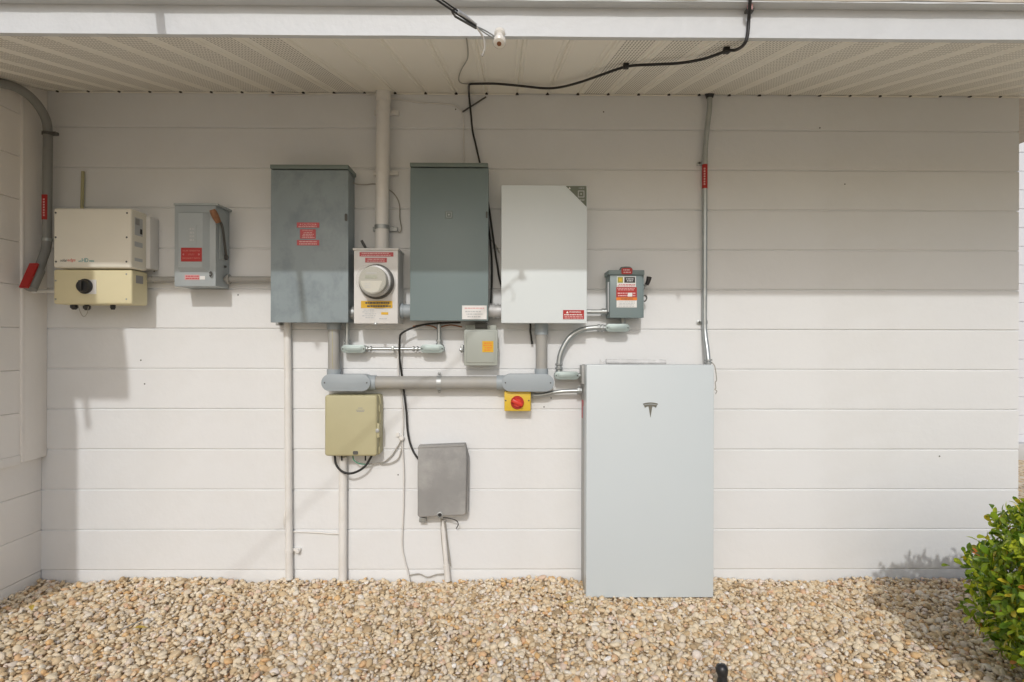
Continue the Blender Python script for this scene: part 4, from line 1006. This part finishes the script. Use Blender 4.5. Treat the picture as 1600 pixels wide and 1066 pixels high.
solo('black_wire', add_tube(B(), [P(762, 345, 0.03), P(766, 375, 0.03), P(768.5, 410, 0.03), P(768.5, 440, 0.03), P(767, 474, 0.04)], 0.0048, 8), BLACK, 'thin black wire between the grey-green panel and the gateway box', 'wire')
solo('pale_wire', add_tube(B(), [P(764, 372, 0.02), P(770, 378, 0.022), P(776, 386, 0.02), P(780, 395, 0.02)], 0.003, 6), GREYW, 'short pale wire crossing the black cable beside the gateway box', 'wire')
solo('soffit_wire', add_tube(B(), [PS(729, 60, 0.004), PS(731, 80, 0.006), PS(730, 93, 0.006), PS(722, 107, 0.006), PS(717, 120, 0.006), PS(718, 128, 0.006), PS(726, 131, 0.006), PS(736, 131, 0.008)], 0.0025, 6), GREYW, 'thin kinked wire hanging under the soffit above the black cable', 'wire')
solo('wire_stub', add_cyl(B(), P(722.8, 175, 0.012), P(759.5, 151.5, 0.012), 0.0042, 8), STEELD, 'straight dark wire stub sticking out diagonally under the eave', 'wire')
solo('wall_wire', add_tube(B(), [P(420, 150, 0.006), P(480, 148.5, 0.006), P(560, 147, 0.006), P(585, 150, 0.02), P(625, 156, 0.006), P(660, 161, 0.006), P(700, 163, 0.006), P(714, 167, 0.006), P(721, 174, 0.007), P(724, 186, 0.006), P(724.5, 215, 0.006), P(725, 256, 0.006)], 0.0032, 7), WPIPE, 'thin painted wire along the top of the wall turning down to the panel', 'wire')
solo('mast_wire', add_tube(B(), [P(552, 286, 0.04), P(558, 288, 0.03), P(572, 288.5, 0.012), P(588, 288, 0.01), P(608, 297, 0.012), P(618, 306, 0.01), P(624, 320, 0.008), P(624.5, 340, 0.008), P(627, 356, 0.012), P(625, 363, 0.012), P(620, 361, 0.012)], 0.0028, 7), GREYW, 'loose grey wire looping beside the white mast pipe', 'wire')
# black cable from the panel to the grey cable box
solo('drop_cable', add_tube(B(), [P(720, 504, 0.05), P(690, 505, 0.06), P(665, 507, 0.07), P(643, 513, 0.07), P(628, 521, 0.07), P(624.5, 530, 0.065), P(624.5, 560, 0.04), P(627, 580, 0.012), P(629.5, 600, 0.012), P(632, 620, 0.02), P(635, 645, 0.02), P(636.5, 670, 0.02), P(640, 690, 0.02), P(646, 706, 0.03), P(655, 719, 0.035)], 0.0052, 10, k=7), BLACK, 'black cable dropping behind the thick grey pipe to the cable box', 'cable')
ww = thing('ground_wire', 'white painted wires hanging from a wall clip down to the pebbles', 'wire', P(640, 912, 0.0))
part('wire', add_tube(B(), [P(623, 528, 0.03), P(622.5, 560, 0.02), P(623, 590, 0.008), P(628, 625, 0.008), P(630, 650, 0.008), P(629, 684, 0.012), P(629, 700, 0.012), P(631, 740, 0.010), P(630.5, 790, 0.010), P(628.5, 850, 0.010), P(632, 873, 0.010), P(637, 893, 0.014), P(640, 912, 0.03)], 0.0042, 8), STRPW, ww)
part('wire', add_tube(B(), [P(627, 688, 0.014), P(620, 700, 0.012), P(612, 712, 0.012), P(600, 722, 0.012), P(590, 724, 0.016), P(575, 725, 0.03), P(560, 722, 0.05)], 0.0032, 7), GREYW, ww)
part('wire', add_tube(B(), [P(629, 689, 0.014), P(627, 703, 0.012), P(622, 717, 0.012), P(610, 724, 0.012), P(594, 725.5, 0.014)], 0.003, 7), GREYW, ww)
c = P(628.3, 684, 0.0); part('clip', add_lathe(B(), c, (0, -1, 0), [(0.014, 0), (0.014, 0.018), (0.009, 0.024)], 12), WPIPE, ww)
c = P(622, 679, 0.0); part('clip', add_lathe(B(), c, (0, -1, 0), [(0.010, 0), (0.010, 0.012)], 10), WPIPE, ww)
solo('ground_line', add_tube(B(), [P(639, 899, 0.012), P(655, 897, 0.012), P(668, 902, 0.014), P(682, 898, 0.012), P(698, 897, 0.02)], 0.003, 6), GREYW, 'thin wire along the wall base between the two lowest drops', 'wire')
solo('loop_cable', add_tube(B(), [P(523, 712, 0.05), P(525, 725, 0.06), P(532, 735, 0.065), P(544, 740, 0.07), P(558, 737, 0.065), P(571, 728, 0.06), P(581, 712, 0.05)], 0.0058, 8, k=8), BLACK, 'black cable looping in a U under the beige telephone box', 'cable')
solo('green_wire', add_tube(B(), [P(551, 712, 0.05), P(553, 719, 0.055), P(560, 724, 0.05), P(568, 725.5, 0.04), P(576, 725, 0.03)], 0.0032, 7), GREENW, 'thin green wire under the beige telephone box', 'wire')
solo('panel_wires', add_tube(B(), [P(645, 510, 0.03), P(660, 508, 0.03), P(676, 510, 0.035), P(684, 514, 0.03), P(692, 510, 0.035), P(705, 508, 0.03), P(722, 511, 0.03)], 0.0032, 7), COPPER, 'thin copper wire sagging under the grey-green panel', 'wire')

# overhead service wire, its clamp and the porcelain knob at the eave
ins = thing('wire_insulator', 'white porcelain knob insulator hanging from the eave edge', 'insulator', P(780, 72, EO))
c = P(781, 56, EO - 0.004)
part('stem', add_lathe(B(), c + Vector((0, 0.002, 0.012)), (-0.05, -0.55, -1), [(0.018, 0), (0.018, 0.012), (0.012, 0.018), (0.010, 0.040)], 16), PORC, ins)
c2 = c + Vector((-0.05, -0.55, -1)).normalized() * 0.024
part('knob', add_lathe(B(), c2, (-0.05, -0.75, -1), [(0.010, -0.004), (0.021, 0.004), (0.022, 0.012), (0.017, 0.019), (0.008, 0.021)], 20), PORC, ins)
part('bolt', add_lathe(B(), c2 + Vector((-0.05, -0.75, -1)).normalized() * 0.0195, (-0.05, -0.75, -1), [(0.0075, 0), (0.0075, 0.003)], 10), RUSTD, ins)
sw_ = thing('service_wire', 'twin overhead service wire with a grey wedge clamp reaching the eave', 'cable', P(770, 60, EO))
w0 = c2 + Vector((-0.012, -0.006, 0.0))
wd = Vector((-0.78, -1.0, 0.015))
A0 = w0 + wd * 0.075; A1 = w0 + wd * 0.142
part('bail_wire', add_tube(B(), [w0 + Vector((0.006, 0, 0.004)), w0 + wd * 0.04 + Vector((0, 0, 0.006)), A0], 0.0022, 7), ZINC, sw_)
part('bail_wire', add_tube(B(), [w0 + Vector((0.006, 0, -0.004)), w0 + wd * 0.04 + Vector((0, 0, -0.002)), A0], 0.0022, 7), ZINC, sw_)
part('clamp_body', add_tube(B(), [A0 + Vector((0, 0, 0.006)), A0.lerp(A1, 0.5) + Vector((0, 0, 0.007)), A1 + Vector((0, 0, 0.006))], lambda t_: 0.0035 + 0.0045 * t_, 10), ALU, sw_)
part('clamp_wedge', add_tube(B(), [A0 + Vector((0, 0, -0.006)), A1 + Vector((-0.006, 0, -0.008))], 0.0034, 8, False), STEELD, sw_)
part('clamp_bail', add_tube(B(), [A1 + Vector((-0.006, 0, -0.008)), A1 + wd * 0.012 + Vector((-0.004, 0, 0.0)), A1 + wd * 0.004 + Vector((0, 0, 0.012))], 0.003, 7), STEELD, sw_)
part('wire', add_tube(B(), [A0 + Vector((0, 0, 0.0)), A0 + wd * 0.3 + Vector((0, 0, 0.002)), A0 + wd * 3 + Vector((0, 0, 0.03)), A0 + wd * 9 + Vector((0, 0, 0.5))], 0.0030, 8), BLACK, sw_)
part('wire', add_tube(B(), [A0 + Vector((0, 0, 0.004)), A0 + wd * 0.3 + Vector((0.003, 0, 0.012)), A0 + wd * 3 + Vector((0.01, 0, 0.05)), A0 + wd * 9 + Vector((0.01, 0, 0.53))], 0.0022, 8), BLACK, sw_)
part('wire_tail', add_tube(B(), [A0, A0 + Vector((0.022, 0.01, -0.03)), A0 + Vector((0.026, 0.012, -0.06)), A0 + Vector((0.018, 0.012, -0.085))], 0.003, 7), GREYW, sw_)

# ================================================================== GROUND THINGS AND PLANTS
# black path light at the bottom edge
gl0 = CAM_LOC + ray(1127, 1042) * ((3 - 0.93) / ray(1127, 1042).y)
gl = thing('stake_light', 'small black garden stake with a round cap in the pebbles', 'garden stake', Vector((gl0.x, gl0.y, 0)))
tz = gl0.z
part('cap', add_lathe(B(), (gl0.x, gl0.y, tz), (0.1, -0.25, -1), [(0.004, -0.012), (0.014, -0.009), (0.021, 0.0), (0.022, 0.012), (0.018, 0.024), (0.016, 0.030)], 24), BLACKP, gl)
part('lens', add_lathe(B(), (gl0.x - 0.002, gl0.y - 0.001, tz), (0.1, -0.25, -1), [(0.003, -0.0135), (0.003, -0.011)], 10), LGRY, gl)
part('stem', add_tube(B(), [(gl0.x + 0.002, gl0.y - 0.004, tz - 0.024), (gl0.x + 0.004, gl0.y - 0.008, tz - 0.05), (gl0.x + 0.006, gl0.y - 0.012, -0.02)], 0.0155, 14, False), BLACKP, gl)
for dx in (-0.016, 0.020): part('prong', add_tube(B(), [(gl0.x + dx * 0.6, gl0.y - 0.006, tz - 0.036), (gl0.x + dx * 1.3, gl0.y - 0.01, -0.02)], 0.006, 8, False), BLACKP, gl)

# clipped shrub at the right edge
def leaf_mat(name, col):
    m = bpy.data.materials.new(name); m.use_nodes = True
    nt = m.node_tree; b = nt.nodes['Principled BSDF']
    b.inputs['Roughness'].default_value = 0.38
    b.inputs['Specular IOR Level'].default_value = 0.45
    ge = nt.nodes.new('ShaderNodeNewGeometry'); oi = nt.nodes.new('ShaderNodeObjectInfo')
    ad = nt.nodes.new('ShaderNodeMath'); ad.operation = 'ADD'; nt.links.new(ge.outputs['Random Per Island'], ad.inputs[0]); nt.links.new(oi.outputs['Random'], ad.inputs[1])
    fr = nt.nodes.new('ShaderNodeMath'); fr.operation = 'FRACT'; nt.links.new(ad.outputs[0], fr.inputs[0])
    hs = nt.nodes.new('ShaderNodeHueSaturation'); hs.inputs['Color'].default_value = (*col, 1)
    mr = nt.nodes.new('ShaderNodeMapRange'); mr.inputs[3].default_value = 0.65; mr.inputs[4].default_value = 1.5
    nt.links.new(fr.outputs[0], mr.inputs[0]); nt.links.new(mr.outputs[0], hs.inputs['Value'])
    mh = nt.nodes.new('ShaderNodeMapRange'); mh.inputs[3].default_value = 0.515; mh.inputs[4].default_value = 0.475
    nt.links.new(fr.outputs[0], mh.inputs[0]); nt.links.new(mh.outputs[0], hs.inputs['Hue'])
    nt.links.new(hs.outputs[0], b.inputs['Base Color'])
    tr = nt.nodes.new('ShaderNodeBsdfTranslucent'); nt.links.new(hs.outputs[0], tr.inputs['Color'])
    mx = nt.nodes.new('ShaderNodeMixShader'); mx.inputs[0].default_value = 0.3
    nt.links.new(b.outputs[0], mx.inputs[1]); nt.links.new(tr.outputs[0], mx.inputs[2])
    nt.links.new(mx.outputs[0], nt.nodes['Material Output'].inputs['Surface'])
    return m
LEAFS = [leaf_mat('leaf_green', (0.15, 0.26, 0.02)), leaf_mat('leaf_light', (0.38, 0.49, 0.035)), leaf_mat('leaf_yellow', (0.55, 0.48, 0.04)), leaf_mat('leaf_orange', (0.55, 0.23, 0.04))]
def leaf_geo(L=0.039, W=0.0165):
    rows = [(0, 0.06), (0.15, 0.22), (0.4, 0.72), (0.65, 1.0), (0.85, 0.78), (1.0, 0.12)]
    v, f = [], []
    for t_, w_ in rows:
        zc_ = 0.10 * L * math.sin(t_ * 2.6)
        for s_ in (-1, 0, 1): v.append((s_ * w_ * W / 2, t_ * L, zc_ + (0.12 * W * w_ if s_ else 0)))
    for i_ in range(len(rows) - 1):
        for j in range(2): a_ = i_ * 3 + j; f.append((a_, a_ + 1, a_ + 4, a_ + 3))
    return np.array(v), f
SHC = Vector((2.265, -1.12, 0.0))
def build_shrub():
    sh = thing('shrub', 'clipped green shrub with small oval leaves at the right edge', 'shrub', SHC)
    st = B()
    for k in range(16):
        a_ = rng.uniform(0, 6.28); r_ = rng.uniform(0.1, 0.42)
        st_p = [(SHC.x + 0.06 * math.cos(a_), SHC.y + 0.06 * math.sin(a_), -0.02), (SHC.x + r_ * 0.5 * math.cos(a_), SHC.y + r_ * 0.5 * math.sin(a_), 0.25), (SHC.x + r_ * math.cos(a_), SHC.y + r_ * math.sin(a_), 0.48)]
        add_tube(st, st_p, lambda t_: 0.012 - 0.008 * t_, 6)
    part('stems', st, BARK, sh)
    lv, lf = leaf_geo()
    N = 21000
    P_, Rm = [], []
    while len(P_) < N:
        d = rng.normal(size=3); d /= np.linalg.norm(d)
        rad = rng.uniform(0.70, 1.0) ** 0.6
        # rounded, slightly boxy, narrow at the foot
        p4 = np.abs(d) ** 3.4; q_ = d / (p4.sum() ** (1 / 3.4))
        lump = 0.96 + 0.035 * math.sin(5 * d[0] + 3 * d[2]) + 0.04 * math.sin(7 * d[1] - 4 * d[2] + 1) + 0.03 * math.sin(13 * d[2] + 9 * d[1]) + 0.03 * math.sin(17 * d[0] + 11 * d[1])
        if rng.random() < 0.03: lump += rng.uniform(0.03, 0.10)
        p = q_ * rad * lump * np.array([0.60, 0.50, 0.312])
        z = p[2] + 0.312
        if z < 0.02: continue
        w_ = 0.86 + 0.14 * min(1, z / 0.40)
        p = np.array([p[0] * w_, p[1] * w_, z])
        P_.append(p)
        n_ = d * np.array([1, 1, 0.8]) + rng.normal(scale=0.45, size=3) + np.array([0, 0, 0.55]); n_ /= np.linalg.norm(n_)
        dirv = rng.normal(scale=0.6, size=3) + d * 0.9 + np.array([0, 0, 0.7]); 
        dirv -= n_ * (dirv @ n_) * 0.75; dirv /= np.linalg.norm(dirv)
        sx = np.cross(dirv, n_); sx /= np.linalg.norm(sx); nz = np.cross(sx, dirv)
        Rm.append(np.stack([sx, dirv, nz], 1))
    P_ = np.array(P_); Rm = np.array(Rm)
    sc_ = rng.uniform(0.6, 1.35, N); ci = rng.choice(4, N, p=[0.55, 0.375, 0.05, 0.025])
    wp = P_ + np.array(SHC[:])
    # pick the leaves that show largest in the picture: outermost ones facing the camera, inside the frame
    rel = wp - np.array(CAM_LOC[:]); dep = rel @ np.array(FWD[:]); u = rel @ np.array(RIGHT[:]) / dep * F + 800
    vv = 533 - rel @ np.array(UP[:]) / dep * F
    cd_ = -rel / np.linalg.norm(rel, axis=1)[:, None]
    front = (P_ - np.array([0, 0, 0.312])); front = (front * cd_).sum(1)
    ok = (u < 1604) & (vv < 1070); score = np.where(ok, front - 0.25 * np.abs(front - front.max()), -9)
    # also the silhouette on the left
    score += np.where(ok, (1600 - u) / 90.0 * 0.45, 0)
    order = np.argsort(-score); big = order[:300]; rest = order[300:]
    meshes = []
    for k in range(4):
        me = bpy.data.meshes.new('leaf'); me.from_pydata(lv.tolist(), [], lf); me.polygons.foreach_set('use_smooth', [True] * len(lf)); me.materials.append(LEAFS[k]); meshes.append(me)
    for i_ in big:
        o = bpy.data.objects.new('leaf', meshes[ci[i_]]); COL.objects.link(o); o.parent = sh
        m4 = Matrix([list(r_) for r_ in (Rm[i_] * sc_[i_])]).to_4x4(); m4.translation = Vector(P_[i_])
        o.matrix_local = m4
    for_v, for_f, mi = [], [], []
    nvl = len(lv)
    V = np.einsum('nij,kj->nki', Rm[rest] * sc_[rest][:, None, None], lv) + P_[rest][:, None, :]
    faces = []
    for k, i_ in enumerate(rest):
        for f in lf: faces.append(tuple(q_ + k * nvl for q_ in f)); mi.append(int(ci[i_]))
    me = bpy.data.meshes.new('foliage'); me.from_pydata(V.reshape(-1, 3).tolist(), [], faces)
    for m_ in LEAFS: me.materials.append(m_)
    me.polygons.foreach_set('material_index', mi); me.polygons.foreach_set('use_smooth', [True] * len(faces))
    o = bpy.data.objects.new('foliage', me); COL.objects.link(o); o.parent = sh; o['kind'] = 'stuff'
build_shrub()

tw = PG(188, 985, 0.02); solo('twig', add_tube(B(), [tw, tw + Vector((0.03, 0.05, 0.006)), tw + Vector((0.045, 0.11, 0.0))], 0.0028, 6), GREYW, 'thin grey twig lying on the pebbles at the left', 'twig')
# fallen leaves lying on the pebbles
lv, lf = leaf_geo(0.05, 0.022)
for k, (px, py, m_, lab) in enumerate(((50, 955, FALLN, 'yellow fallen leaf on the pebbles beside the left wing wall'), (232, 981, FALLN, 'yellow fallen leaf on the pebbles below the left half of the wall'),
                        (962, 936, FALLB, 'brown dry leaf on the pebbles at the foot of the battery'), (880, 944, FALLN, 'olive dry leaf on the pebbles left of the battery'))):
    p = PG(px, py, 0.018)
    me = bpy.data.meshes.new('fallen_leaf'); me.from_pydata(lv.tolist(), [], lf); me.materials.append(m_)
    o = bpy.data.objects.new('fallen_leaf', me); COL.objects.link(o); o.location = p; o.rotation_euler = (R(8), R(-6), R(40 + 77 * k))
    o['label'] = lab; o['category'] = 'leaf'; o['group'] = 'fallen leaves on the pebbles'
